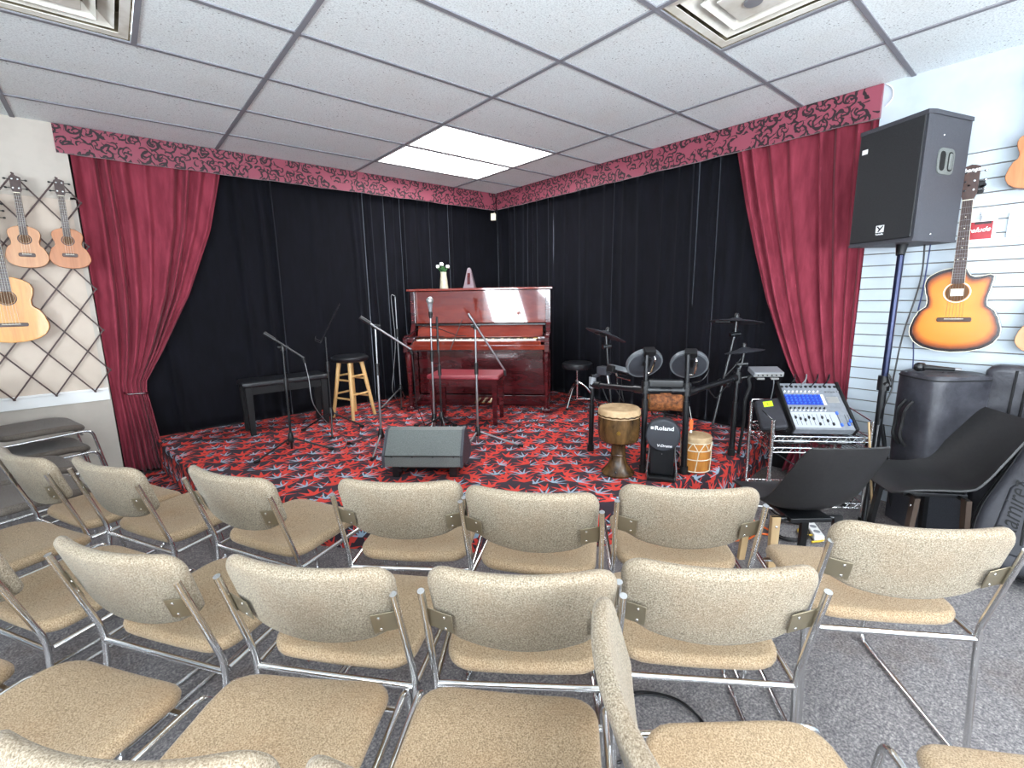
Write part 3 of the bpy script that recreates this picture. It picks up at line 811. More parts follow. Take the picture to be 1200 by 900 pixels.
bm = NB(); box(bm, (0, 0.0, 0.878), (W - 0.092, 0.075, 0.016), bev=0.003); obj('music_shelf', bm, M['ebony'], t)  # shelf coloured black to stand for the dark gap under the upper panel
bm = NB(); Mx = tr(0, -0.035, 0.81) @ Matrix.Rotation(math.radians(-22), 4, 'X'); box(bm, (0, 0, 0), (W - 0.15, 0.018, 0.135), Mx, 0.004); obj('fallboard', bm, M['mahogany'], t)
bm = NB(); box(bm, (0, -0.07, 0.738), (W - 0.15, 0.012, 0.008)); obj('felt_strip', bm, M['gold'], t)
kb = NB(); box(kb, (0, -0.125, 0.665), (W - 0.05, 0.33, 0.05), bev=0.006); kb = obj('keybed', kb, M['mahogany'], t)
bm = NB(); box(bm, (0, -0.272, 0.705), (W - 0.16, 0.024, 0.05), bev=0.006); obj('key_slip', bm, M['mahogany'], kb)
wk = None; KW = 1.225 / 52
for i in range(52):
    x = -1.225 / 2 + KW * (i + 0.5)
    if wk is None:
        bm = NB(); box(bm, (0, 0, 0), (KW - 0.0012, 0.15, 0.02), bev=0.001, seg=1); wk = obj('white_key', bm, M['ivory'], kb); o = wk
    else: o = wk.copy(); COL.objects.link(o); o.parent = kb
    o.location = (x, -0.182, 0.730)
bk = None
for i in range(51):
    if (i + 5) % 7 in (2, 6): continue
    if bk is None:
        bm = NB(); box(bm, (0, 0, 0), (0.011, 0.095, 0.014), bev=0.002, seg=1); bk = obj('black_key', bm, M['ebony'], kb); o = bk
    else: o = bk.copy(); COL.objects.link(o); o.parent = kb
    o.location = (-1.225 / 2 + KW * (i + 1), -0.150, 0.745)
for s in (-1, 1):
    bm = NB(); box(bm, (s * 0.667, -0.17, 0.742), (0.075, 0.2, 0.06), bev=0.008); obj('key_block', bm, M['mahogany_dark'], t)
    bm = NB(); out = [(-0.30, 0.62), (-0.30, 0.76), (-0.22, 0.785), (-0.06, 0.80), (-0.01, 0.90), (0.02, 0.90), (0.02, 0.62)]
    Mx = Matrix(((0, 0, 1, s * (W / 2 - 0.02) - 0.022), (1, 0, 0, 0), (0, 1, 0, 0), (0, 0, 0, 1)))
    prism(bm, out, 0, 0.044, Mx); obj('arm', bm, M['mahogany_dark'], t)
    bm = NB(); Mx = tr(s * (W / 2 - 0.03), -0.245, 0)
    lathe(bm, [(0, 0.03), (0.024, 0.03), (0.026, 0.1), (0.020, 0.14), (0.026, 0.3), (0.034, 0.5), (0.038, 0.58), (0.030, 0.60), (0.040, 0.64), (0, 0.64)], Mx, 16)
    box(bm, (s * (W / 2 - 0.03), -0.245, 0.02), (0.08, 0.1, 0.04), bev=0.008); box(bm, (s * (W / 2 - 0.03), -0.10, 0.05), (0.06, 0.22, 0.06), bev=0.008)
    obj('leg', bm, M['mahogany_dark'], t)
bm = NB(); box(bm, (0, 0.025, 0.37), (W - 0.10, 0.022, 0.48), bev=0.003); obj('lower_panel', bm, M['mahogany_dark'], t)
bm = NB(); box(bm, (0, 0.02, 0.07), (W - 0.09, 0.05, 0.10), bev=0.004); obj('bottom_rail', bm, M['mahogany_dark'], t)
for k in range(3):
    bm = NB(); Mx = tr(0.03 + (k - 1) * 0.07, -0.06, 0.06)
    pillow(bm, [(-0.012, 0.06), (-0.014, -0.02), (-0.022, -0.055), (0, -0.07), (0.022, -0.055), (0.014, -0.02), (0.012, 0.06)], 0.012, 0.004, Mx); obj('pedal', bm, M['gold'], t)
PM = t.matrix_basis.copy()
def on_piano(x, y): p = tr(2.95, 4.0, SZ) @ rotz(ang) @ Vector((x, y, 1.256)); return (p.x, p.y, p.z)
# vase and metronome stand on the lid
vp = on_piano(-0.42, 0.18)
t = thing('flower_vase', 'pale ribbed vase holding white flowers on the left of the piano lid', 'vase', vp)
bm = NB(); lathe(bm, [(0, 0), (0.045, 0.0), (0.046, 0.01), (0.040, 0.08), (0.032, 0.15), (0.034, 0.178), (0.028, 0.178), (0.027, 0.15), (0.034, 0.08), (0, 0.012)], n=28); obj('vessel', bm, M['vase'], t)
rg = random.Random(4)
for k in range(5):
    a = k * 1.3; q = Vector((0.06 * math.cos(a), 0.05 * math.sin(a), 0.225 + 0.025 * (k % 2)))
    bm = NB(); tube(bm, smooth_pts([(0, 0, 0.02), (q.x * 0.25, q.y * 0.25, 0.15), q], 5), 0.0025, 6); st_ = obj('stem', bm, M['leaf'], t)
    bm = NB()
    for j in range(6):
        b_ = j * PI / 3; sphere(bm, q + Vector((0.012 * math.cos(b_), 0.012 * math.sin(b_), 0.010)), 0.012, (0.7, 0.7, 1.4), 8)
    obj('flower', bm, M['petal'], t)
for k in range(8):
    a = k * 0.8 + 0.3; bm = NB()
    prism(bm, [(0, -0.004), (0.03, -0.016), (0.075, 0), (0.03, 0.016), (0, 0.004)], -0.0008, 0.0008, tr(0, 0, 0.182 + 0.01 * (k % 3)) @ rotz(a) @ Matrix.Rotation(-0.5, 4, 'Y')); obj('leaf', bm, M['leaf'], t)
mp = on_piano(-0.13, 0.16)
t = thing('metronome', 'mauve grey pyramid metronome standing on the piano lid', 'metronome', mp, ang)
bm = NB()
def sq(h, z): return [bm.verts.new((a * h, b * h * 0.9, z)) for a, b in ((1, 1), (-1, 1), (-1, -1), (1, -1))]
L_ = [sq(0.060, 0), sq(0.060, 0.012), sq(0.056, 0.016), sq(0.022, 0.185), sq(0.016, 0.205), sq(0.006, 0.215)]
for a, b in zip(L_, L_[1:]): ring_faces(bm, a, b)
bm.faces.new(list(reversed(L_[0]))); bm.faces.new(L_[-1]); obj('casing', bm, M['metronome'], t, 30)
bm = NB(); box(bm, (0, -0.0385, 0.10), (0.03, 0.003, 0.12), tr(0, 0, 0) , 0.001); bm2 = bm
for v in bm.verts: v.co.y += (v.co.z - 0.1) * 0.18
obj('front_plate', bm, M['mahogany_dark'], t)

# piano bench, black bench, wooden stool, drum throne
def bench(name, label, cat, pts, H, top_mat, leg_mat, th, legw, apron=0.07, taper=0.75):
    p0, p1, p2 = (Vector((p[0], p[1], 0)) for p in pts); ex = (p1 - p0); Lx = ex.length; ex.normalize(); ey = Vector((-ex.y, ex.x, 0)); Ly = abs((p2 - p0).dot(ey))
    t = thing(name, label, cat, (p0 + ex * Lx / 2 + ey * Ly / 2).to_tuple()[:2] + (SZ,), math.atan2(ex.y, ex.x))
    bm = NB(); pillow(bm, resample(rrect(Lx, Ly, 0.02, 5), 48), th, 0.014, tr(0, 0, H - th / 2)); obj('padded_top', bm, top_mat, t)
    bm = NB()
    for s in (-1, 1):
        box(bm, (0, s * (Ly / 2 - 0.045), H - th - apron / 2), (Lx - 0.12, 0.018, apron)); box(bm, (s * (Lx / 2 - 0.045), 0, H - th - apron / 2), (0.018, Ly - 0.12, apron))
    obj('apron', bm, leg_mat, t, 0)
    for sx in (-1, 1):
        for sy in (-1, 1):
            bm = NB(); r_ = box(bm, (0, 0, 0.5), (legw, legw, 1.0), bev=0.003)
            for v in bm.verts: k = taper + (1 - taper) * v.co.z; v.co = Vector((v.co.x * k + sx * (Lx / 2 - 0.045), v.co.y * k + sy * (Ly / 2 - 0.045), v.co.z * (H - th)))
            obj('leg', bm, leg_mat, t)
    return t
bench('piano_bench', 'mahogany piano bench with burgundy padded top in front of the piano', 'bench', [(2.135, 3.75), (2.565, 3.225), (2.40, 4.03)], 0.465, M['bench_red'], M['mahogany_dark'], 0.04, 0.05)
bench('duet_bench', 'black bench with dark padded top standing before the left black curtain', 'bench', [(0.775, 4.455), (1.50, 4.455), (0.775, 4.76)], 0.475, M['vinyl'], M['black_matte'], 0.045, 0.055)
t = thing('bar_stool', 'beech wooden stool with a round black padded seat beside the black bench', 'stool', (1.75, 4.555, SZ), 0.35)
bm = NB(); lathe(bm, [(0, 0.555), (0.135, 0.555), (0.165, 0.565), (0.178, 0.585), (0.176, 0.602), (0.155, 0.618), (0.08, 0.626), (0, 0.628)], n=36); obj('padded_seat', bm, M['vinyl'], t)
legs = []
for k in range(4):
    a = PI / 4 + k * PI / 2; top = Vector((0.105 * math.cos(a), 0.105 * math.sin(a), 0.56)); bot = Vector((0.20 * math.cos(a), 0.20 * math.sin(a), 0.0)); legs.append((top, bot))
    bm = NB(); cyl(bm, bot, top, 0.016, 0.021); obj('leg', bm, M['beech'], t)
for k in range(4):
    for z in ((0.20, 0.38) if k % 2 else (0.24, 0.42)):
        f = 1 - z / 0.56; p = legs[k][0].lerp(legs[k][1], f); q = legs[(k + 1) % 4][0].lerp(legs[(k + 1) % 4][1], f)
        bm = NB(); cyl(bm, p, q, 0.010); obj('rung', bm, M['beech'], t)
t = thing('drum_throne', 'round black padded drum throne on a chrome tripod right of the piano', 'stool', (3.665, 3.27, SZ))
bm = NB(); lathe(bm, [(0, 0.405), (0.13, 0.405), (0.155, 0.412), (0.160, 0.43), (0.158, 0.462), (0.14, 0.475), (0, 0.478)], n=32); obj('padded_seat', bm, M['vinyl'], t)
bm = NB(); cyl(bm, (0, 0, 0.06), (0, 0, 0.405), 0.013); obj('post', bm, M['chrome'], t)
bm = NB(); cyl(bm, (0, 0, 0.24), (0, 0, 0.28), 0.02); obj('collar', bm, M['steel'], t)
for k in range(3):
    a = math.radians(-165 + 120 * k); d = Vector((math.cos(a), math.sin(a), 0))
    bm = NB(); tube(bm, smooth_pts([d * 0.018 + V(0, 0, 0.26), d * 0.1 + V(0, 0, 0.20), d * 0.19 + V(0, 0, 0.07), d * 0.225 + V(0, 0, 0.012)], 6), 0.010, 8); lg = obj('leg', bm, M['chrome'], t)
    bm = NB(); sphere(bm, d * 0.228 + V(0, 0, 0.013), 0.013); obj('rubber_foot', bm, M['rubber'], lg)
    bm = NB(); cyl(bm, d * 0.012 + V(0, 0, 0.08), d * 0.185 + V(0, 0, 0.075), 0.006); obj('brace', bm, M['chrome'], t)

# ------------------------------------------------------------------ microphone and music stands
def stand(name, label, base, feet, hub_h, top, mat_pole, boom=None, rp=0.0095):
    base = Vector(base); t = thing(name, label, 'stand', base)
    L = lambda p: Vector(p) - base
    hub = V(0, 0, hub_h)
    bm = NB(); lathe(bm, [(0, hub_h - 0.03), (0.022, hub_h - 0.03), (0.026, hub_h - 0.01), (0.018, hub_h + 0.03), (0.014, hub_h + 0.045), (0, hub_h + 0.045)], n=16); obj('hub', bm, M['black'], t)
    for a in feet:
        f_ = L(a); f_.z = 0.010; d = f_.copy(); d.z = 0; d.normalize()
        bm = NB(); cyl(bm, hub + d * 0.012, f_, 0.0075, n=10); lg = obj('leg', bm, mat_pole if mat_pole is M['steel'] else M['black_metal'], t)
        bm = NB(); cyl(bm, f_ - d * 0.03 + V(0, 0, 0.004), f_ + d * 0.012, 0.011, n=10); obj('rubber_foot', bm, M['rubber'], lg)
    tp = L(top)
    bm = NB(); cyl(bm, (0, 0, max(0.03, hub_h - 0.09)), hub.lerp(tp, 0.62), rp); cyl(bm, hub.lerp(tp, 0.60), tp, rp * 0.75); obj('pole', bm, mat_pole, t)
    bm = NB(); m_ = hub.lerp(tp, 0.62); cyl(bm, m_ - (tp - hub).normalized() * 0.05, m_ + (tp - hub).normalized() * 0.04, 0.0155); obj('height_clutch', bm, M['black'], t)
    if boom:
        a, b = L(boom[0]), L(boom[1]); d = (b - a).normalized()
        bm = NB(); cyl(bm, a, b, 0.0075); obj('boom', bm, boom[2], t)
        bm = NB(); cyl(bm, tp - V(0, 0, 0.02), tp + V(0, 0, 0.018), 0.016); cyl(bm, tp + V(-0.03, 0.012, 0.006), tp + V(0.035, -0.014, 0.006), 0.011); obj('boom_clutch', bm, M['black'], t)
        if boom[3] == 'weight': bm = NB(); cyl(bm, a - d * 0.015, a + d * 0.07, 0.0145); obj('counterweight', bm, M['black'], t)
        else: bm = NB(); cyl(bm, a - d * 0.004, a + d * 0.06, 0.010); obj('end_grip', bm, M['steel'], t)
        bm = NB(); cyl(bm, b - d * 0.01, b + V(0, 0, -0.035), 0.012, 0.009); obj('microphone_clip', bm, M['black'], t)
    return t
def cable(name, label, pts, mat, r=0.0035, k=8, cat='cable'):
    pts = smooth_pts(pts, k); o = pts[0].copy(); bm = NB(); tube(bm, [p - o for p in pts], r, 7); ob = obj(name, bm, mat, None, 180); ob.location = o; return tag(ob, label, cat)
z = SZ
stand('microphone_stand', 'black boom microphone stand in front of the black bench at the stage left', (0.935, 3.765, z), [(0.664, 3.69, z), (1.19, 3.61, z), (0.97, 4.02, z)], 0.115, (0.945, 3.758, 1.105), M['black_metal'], ((0.845, 3.775, 1.212), (1.07, 3.69, 1.020), M['black_metal'], 'weight'))
cable('microphone_cable', 'grey cable dangling from the boom stand before the black bench', [(1.07, 3.685, 0.985), (1.085, 3.68, 0.86), (1.10, 3.67, 0.66), (1.21, 3.68, 0.47), (1.33, 3.72, 0.33), (1.30, 3.62, z + 0.006), (1.17, 3.52, z + 0.006)], M['steel'], 0.0032)
t = stand('music_stand', 'folding music stand beside the wooden stool, its desk seen edge-on', (1.385, 4.15, z), [(1.186, 4.343, z), (1.64, 4.09, z), (1.30, 3.92, z)], 0.17, (1.395, 4.147, 1.133), M['black_metal'], rp=0.008)
bm = NB(); a, b = V(1.338, 4.106, 1.096) - V(1.385, 4.15, z), V(1.506, 4.095, 1.387) - V(1.385, 4.15, z); d = (b - a).normalized(); s_ = V(0.36, 0.933, 0); s_ = (s_ - d * s_.dot(d)).normalized()
for k in (-0.2, -0.07, 0.07, 0.2): cyl(bm, a + s_ * k * 0.8, b + s_ * k * 1.1, 0.004, n=6)
for k, q in ((0.02, 0.17), (0.4, 0.18), (0.75, 0.2), (1.0, 0.22)): cyl(bm, a.lerp(b, k) - s_ * q, a.lerp(b, k) + s_ * q, 0.004, n=6)
nrm_ = d.cross(s_).normalized(); lip = nrm_ if nrm_.dot(V(-0.6, -0.7, 0)) > 0 else -nrm_
for k in (-0.15, 0.15): tube(bm, [a + s_ * k, a + s_ * k + lip * 0.05, a + s_ * k + lip * 0.055 + d * 0.02], 0.004, 6)
obj('desk', bm, M['black_metal'], t)
stand('microphone_stand', 'boom microphone stand behind the left end of the floor monitor', (1.475, 3.33, z), [(1.342, 3.66, z), (1.318, 3.16, z), (1.75, 3.22, z)], 0.13, (1.488, 3.326, 1.247), M['steel'], ((1.395, 3.338, 1.314), (1.735, 3.249, 1.060), M['steel'], 'weight'))
cable('microphone_cable', 'dark cable hanging from the boom behind the floor monitor down to the stage', [(1.735, 3.245, 1.02), (1.745, 3.25, 0.85), (1.77, 3.28, 0.62), (1.86, 3.33, 0.42), (1.93, 3.36, z + 0.006), (2.05, 3.30, z + 0.006)], M['black'], 0.0035)
stand('microphone_stand', 'straight tall microphone stand against the backdrop left of the piano', (2.372, 4.745, z), [(2.061, 4.62, z), (2.22, 4.45, z), (2.52, 4.95, z)], 0.17, (2.371, 4.742, 1.47), M['steel'], rp=0.008)
cable('microphone_cable', 'thin cable draped down the tall stand left of the piano', [(2.371, 4.74, 1.475), (2.34, 4.76, 1.49), (2.33, 4.75, 1.40), (2.34, 4.74, 1.0), (2.30, 4.75, 0.65), (2.27, 4.74, 0.45), (2.33, 4.72, z + 0.005)], M['steel'], 0.003)
stand('microphone_stand', 'straight vocal microphone stand in front of the piano, steel over black', (2.085, 3.555, z), [(2.0, 3.75, z), (2.28, 3.62, z), (1.93, 3.40, z)], 0.10, (2.093, 3.548, 1.30), M['steel'], rp=0.010)
vb = Vector((2.094, 3.546, 1.30)); t = thing('microphone', 'silver ball-headed vocal microphone held upright before the piano', 'microphone', vb)
bm = NB(); cyl(bm, (0, 0, -0.02), (0, 0, 0.035), 0.014, 0.019); obj('holder', bm, M['black'], t)
bm = NB(); lathe(bm, [(0, 0.0), (0.012, 0.0), (0.014, 0.05), (0.021, 0.09), (0.022, 0.1), (0, 0.1)], n=18); obj('handle', bm, M['grey_plastic'], t)
bm = NB(); sphere(bm, (0, 0, 0.128), 0.032, (1, 1, 1.05), 20); obj('grille_ball', bm, M['silver'], t)
t = stand('music_stand', 'black folding wire music stand with open desk before the piano', (2.10, 3.455, z), [(1.95, 3.60, z), (2.27, 3.50, z), (2.04, 3.27, z)], 0.13, (2.105, 3.457, 1.10), M['black_metal'], rp=0.0085)
bm = NB(); ex = V(0.72, -0.69, 0); C0 = V(0.0, -0.0, 0.715)
tl = V(0, 0, 0)
def dk(u, v): return C0 + ex * u + V(0.05, 0.045, 0.30) * v
tube(bm, [dk(-0.27, 0), dk(0.29, 0)], 0.005, 6); tube(bm, [dk(-0.30, 0.38), dk(-0.14, 0.70), dk(0, 0.62), dk(0.16, 0.42), dk(0.24, 0.40)], 0.004, 6)
tube(bm, [dk(-0.30, 0.38), dk(0.05, 0.40)], 0.004, 6); tube(bm, [dk(0, -0.05), dk(-0.02, 0.95)], 0.010, 8); tube(bm, [dk(0.10, 0.0), dk(0.20, 0.85)], 0.004, 6); tube(bm, [dk(-0.27, 0.0), dk(-0.20, 0.40)], 0.004, 6)
obj('desk', bm, M['black_metal'], t)
stand('microphone_stand', 'boom microphone stand at the right of the piano bench with boom slanting down', (2.091, 2.905, z), [(2.319, 2.640, z), (1.90, 2.83, z), (2.14, 3.20, z)], 0.115, (2.085, 2.886, 1.231), M['steel'], ((2.02, 2.876, 1.329), (2.284, 2.783, 0.880), M['steel'], 'grip'))
cable('microphone_cable', 'black cable lying on the stage carpet right of the piano bench', [(2.29, 2.99, z + .005), (2.55, 3.02, z + .005), (2.80, 3.13, z + .005), (2.98, 3.05, z + .005), (3.05, 2.8, z + .005)], M['black'], 0.004)

# ------------------------------------------------------------------ floor monitor
p0 = Vector((1.219, 2.765, SZ)); p1 = Vector((1.601, 2.400, SZ)); ex = (p1 - p0).normalized(); Lm = 0.53
t = thing('floor_monitor', 'grey wedge floor monitor loudspeaker at the front edge of the stage', 'loudspeaker', p0 + ex * Lm / 2, math.atan2(ex.y, ex.x))
pr = [(0.05, 0.105), (0.0, 0.085), (0.0, 0.160), (0.115, 0.30), (0.165, 0.31), (0.36, 0.10), (0.33, 0.06), (0.12, 0.06)]
Mx = Matrix(((0, 0, 1, 0), (1, 0, 0, 0), (0, 1, 0, 0), (0, 0, 0, 1)))
bm = NB(); prism(bm, pr, -Lm / 2 + 0.018, Lm / 2 - 0.018, Mx); obj('cabinet', bm, M['monitor'], t, 20)
for s in (-1, 1):
    bm = NB(); pp = inset_outline(pr, -0.006); prism(bm, pp, s * (Lm / 2 - 0.009) - 0.009, s * (Lm / 2 - 0.009) + 0.009, Mx); obj('end_cap', bm, M['cabinet'], t, 20)
bm = NB(); box(bm, (0, -0.002, 0.158), (Lm - 0.04, 0.008, 0.006)); obj('seam_lip', bm, M['black'], t, 0)
for k in range(4): bm = NB(); box(bm, (-0.2 + k * 0.135, -0.004, 0.155), (0.012, 0.006, 0.010), bev=0.002); obj('lip_peg', bm, M['black'], t)
bm = NB(); prism(bm, [(0.17, 0.299), (0.352, 0.108), (0.358, 0.114), (0.176, 0.305)], -Lm / 2 + 0.03, Lm / 2 - 0.03, Mx); obj('grille', bm, M['grille'], t, 0)
for s in (-1, 1):
    bm = NB(); box(bm, (s * 0.19, 0.075, 0.05), (0.05, 0.08, 0.10), bev=0.004); obj('foot', bm, M['black'], t)
    bm = NB(); box(bm, (s * 0.19, 0.28, 0.035), (0.05, 0.06, 0.07), bev=0.004); obj('foot', bm, M['black'], t)
bm = NB(); box(bm, (0.0, 0.06, 0.075), (0.32, 0.02, 0.04), bev=0.003); obj('input_plate', bm, M['black'], t)
bm = NB(); cyl(bm, (-0.16, 0.062, 0.05), (-0.16, 0.03, 0.05), 0.012); cyl(bm, (-0.13, 0.062, 0.05), (-0.13, 0.03, 0.05), 0.010); obj('plug', bm, M['black'], t)

# ------------------------------------------------------------------ electronic drum kit: rack with pads and cymbals clamped on it
KO = Vector((2.75, 1.75, SZ))
t = thing('electronic_drum_kit', 'black electronic drum kit, tube rack with two raised tom pads and rubber cymbals', 'drum kit', KO)
K = lambda x, y, z_: Vector((x, y, z_)) - KO
A0, A1 = K(2.642, 2.217, SZ), K(2.65, 2.212, 0.875); B0, B1 = K(2.556, 1.697, SZ), K(2.56, 1.70, 1.09); C0, C1 = K(2.724, 1.498, SZ), K(2.714, 1.505, 1.075); D0, D1 = K(3.30, 1.455, SZ), K(3.304, 1.45, 0.93)
for a, b in ((A0, A1), (B0, B1), (C0, C1), (D0, D1)):
    bm = NB(); m_ = a.lerp(b, 0.62); cyl(bm, a, m_, 0.019); cyl(bm, m_, b, 0.014); up = obj('upright', bm, M['black_metal'], t)
    bm = NB(); cyl(bm, a, a + V(0, 0, 0.05), 0.025); obj('rubber_foot', bm, M['rubber'], up)
    bm = NB(); q = a.lerp(b, 0.72 if b.z - a.z > 0.7 else 0.9); cyl(bm, q - V(0, 0, 0.04), q + V(0, 0, 0.04), 0.027); cyl(bm, q + V(-0.03, -0.02, 0), q + V(0.03, 0.02, 0), 0.012); obj('clamp', bm, M['grey_plastic'] if a is A0 else M['black'], up)
def bar(a, b, r=0.018):
    bm = NB(); cyl(bm, a, b, r); d = (b - a).normalized(); cyl(bm, a - d * .0, a + d * 0.09, r * 1.45); cyl(bm, b - d * 0.09, b, r * 1.45); return obj('crossbar', bm, M['black_metal'], t)
bar(K(2.648, 2.213, 0.80), K(2.56, 1.70, 0.845)); bar(K(2.56, 1.70, 0.845), K(2.716, 1.505, 0.845)); bar(K(2.716, 1.505, 0.83), K(3.303, 1.452, 0.865))
bm = NB(); d = V(0.156, -0.195, 0).normalized(); Mx = Matrix.Translation(K(2.648, 1.612, 0.888)) @ rotz(math.atan2(d.y, d.x)); box(bm, (0, 0, 0), (0.215, 0.05, 0.05), Mx, 0.008); obj('sensor_bar', bm, M['black'], t)
def pad(name, c, n, r, rim, th=0.035):
    n = Vector(n).normalized(); Mx = Matrix.Translation(c) @ n.to_track_quat('Z', 'Y').to_matrix().to_4x4()
    bm = NB(); lathe(bm, [(0, -th * .5), (r * 0.55, -th * .5), (r * 0.9, -th * .35), (r * 0.97, 0), (r * 0.93, th * .45), (0, th * .45)], Mx, 36); p = obj(name, bm, M['mesh_head'], t)
    bm = NB(); lathe(bm, [(r * 0.93, -th * .3), (r * 1.0, -th * .3), (r * 1.02, th * .2), (r * 0.99, th * .6), (r * 0.93, th * .6)], Mx, 36); obj('rim', bm, M['pad_rim'] if rim else M['black'], p)
    bm = NB(); box(bm, (0, r * 0.95, -0.01), (0.075, 0.05, 0.05), Mx, 0.008); box(bm, (0, r * 0.3, -th * .5 - 0.008), (0.05, 0.06, 0.016), Mx, 0.004); obj('mount_block', bm, M['black'], p)
    bm = NB(); tube(bm, fillet([Mx @ V(-0.03, r * 0.8, -0.03), Mx @ V(-0.035, r * 0.72, -0.055), Mx @ V(-0.035, -0.03, -0.055), Mx @ V(0.01, -0.035, -0.055)], 0.02, 5), 0.0065, 8); obj('hex_rod', bm, M['chrome'], p); return p
pad('tom_pad', K(2.62, 1.755, 1.005), (0.42, 0.62, 0.55), 0.118, True)
pad('tom_pad', K(2.825, 1.555, 0.995), (0.58, 0.40, 0.55), 0.118, True)
p = pad('snare_pad', K(2.755, 1.990, 0.912), (0.27, -0.08, 0.95), 0.135, True)
bm = NB(); box(bm, K(2.66, 2.115, 0.915), (0.07, 0.09, 0.06), None, 0.01); cyl(bm, K(2.66, 2.13, 0.90), K(2.655, 2.20, 0.86), 0.014); obj('snare_bracket', bm, M['mesh_head'], t)
bm = NB(); tube(bm, fillet([K(2.66, 2.09, 0.90), K(2.64, 2.05, 0.80), K(2.70, 2.02, 0.79), K(2.73, 2.05, 0.86)], 0.02), 0.008, 8); obj('snare_rod', bm, M['chrome'], t)
def cymbal(name, c, n, r, mat_):
    n = Vector(n).normalized(); Mx = Matrix.Translation(c) @ n.to_track_quat('Z', 'Y').to_matrix().to_4x4()
    bm = NB(); lathe(bm, [(0, 0.022), (0.012, 0.022), (0.03, 0.016), (0.045, 0.008), (r * 0.6, 0.002), (r * 0.97, -0.008), (r, -0.011), (r * 0.97, -0.014), (r * 0.6, -0.006), (0.03, -0.004), (0, -0.004)], Mx, 40); cy = obj(name, bm, mat_, t)
    bm = NB(); lathe(bm, [(0, 0.02), (0.016, 0.02), (0.018, 0.035), (0.012, 0.05), (0, 0.052)], Mx, 14); obj('wing_nut', bm, M['black'], cy)
    bm = NB(); box(bm, (r * 0.45, 0, -0.012), (r * 0.55, r * 0.5, 0.014), Mx, 0.004); obj('trigger_box', bm, M['black'], cy)
cymbal('crash_cymbal', K(2.80, 2.215, 1.165), (0.34, -0.16, 0.93), 0.158, M['mesh_head'])
bm = NB(); cyl(bm, K(2.80, 2.215, 1.15), K(2.80, 2.21, 1.08), 0.011); cyl(bm, K(2.80, 2.21, 1.10), K(2.80, 2.155, 0.63), 0.0095); cyl(bm, K(2.775, 2.225, 1.07), K(2.83, 2.195, 1.075), 0.018); obj('cymbal_arm', bm, M['black_metal'], t)
bm = NB(); cyl(bm, K(2.80, 2.17, 0.79), K(2.62, 2.05, 0.812), 0.012); obj('cymbal_arm_clamp', bm, M['black_metal'], t)
cymbal('ride_cymbal', K(3.34, 1.502, 1.258), (0.13, 0.03, 0.99), 0.178, M['mesh_head'])
bm = NB(); cyl(bm, K(3.34, 1.502, 1.25), K(3.335, 1.503, 1.165), 0.011); cyl(bm, K(3.335, 1.503, 1.18), K(3.20, 1.555, 0.52), 0.0105); cyl(bm, K(3.30, 1.52, 1.16), K(3.36, 1.48, 1.165), 0.017); cyl(bm, K(3.225, 1.47, 0.82), K(3.245, 1.55, 0.83), 0.022); obj('cymbal_arm', bm, M['black_metal'], t)
cymbal('hi_hat_cymbal', K(3.335, 1.43, 1.055), (0.00, 0.17, 0.98), 0.128, M['mesh_head'])
bm = NB(); cyl(bm, K(3.335, 1.43, 1.05), K(3.325, 1.437, 0.95), 0.010); cyl(bm, K(3.325, 1.437, 0.97), K(3.304, 1.45, 0.90), 0.014); cyl(bm, K(3.30, 1.46, 0.955), K(3.35, 1.41, 0.96), 0.016); obj('cymbal_arm', bm, M['black_metal'], t)
for pts in ([K(2.84, 1.49, 1.03), K(2.90, 1.46, 0.97), K(2.87, 1.48, 0.90), K(2.76, 1.49, 0.89)], [K(3.32, 1.44, 1.0), K(3.24, 1.47, 0.92), K(3.17, 1.49, 0.87)], [K(2.75, 2.03, 0.86), K(2.72, 2.0, 0.76), K(2.70, 1.97, 0.70), K(2.64, 2.0, 0.80)], [K(2.95, 1.48, 0.83), K(3.02, 1.46, 0.76), K(3.10, 1.46, 0.79), K(3.18, 1.45, 0.84)], [K(2.60, 2.08, 0.80), K(2.60, 2.02, 0.70), K(2.68, 2.0, 0.62), K(2.76, 2.05, 0.79)]):
    bm = NB(); tube(bm, smooth_pts(pts, 6), 0.004, 6); obj('lead', bm, M['black'], t)
# sound module on its own arm at the right end
t2 = thing('drum_sound_module', 'small slanted grey drum sound module right of the hi-hat pad', 'sound module', (3.43, 1.315, 0.905))
Mx = rotz(-0.78) @ Matrix.Rotation(math.radians(14), 4, 'X')
bm = NB(); box(bm, (0, 0, 0), (0.20, 0.115, 0.035), Mx, 0.006); bx_ = obj('casing', bm, M['grey_plastic'], t2)
bm = NB(); box(bm, (0, -0.06, 0.0), (0.185, 0.004, 0.024), Mx, 0.001); obj('jack_strip', bm, M['silver'], t2)
for k in range(6): bm = NB(); cyl(bm, Mx @ V(-0.075 + k * 0.03, -0.06, 0), Mx @ V(-0.075 + k * 0.03, -0.068, 0), 0.005, n=8); obj('jack', bm, M['black'], t2)
for k in (-0.05, 0.045): bm = NB(); box(bm, (k, -0.045, -0.03), (0.05, 0.03, 0.012), Mx, 0.002); obj('clip_plate', bm, M['silver'], t2)
bm = NB(); cyl(bm, (-0.02, 0.01, -0.02), (-0.115, 0.12, -0.045), 0.011); obj('arm', bm, M['black_metal'], t2)
cable('lead_loom', 'bundle of black drum leads hanging beside the sound module', [(3.36, 1.36, 0.89), (3.335, 1.385, 0.86), (3.345, 1.38, 0.80), (3.335, 1.40, 0.70), (3.34, 1.40, 0.55), (3.335, 1.41, 0.40), (3.35, 1.425, z + .012)], M['black_matte'], 0.011)
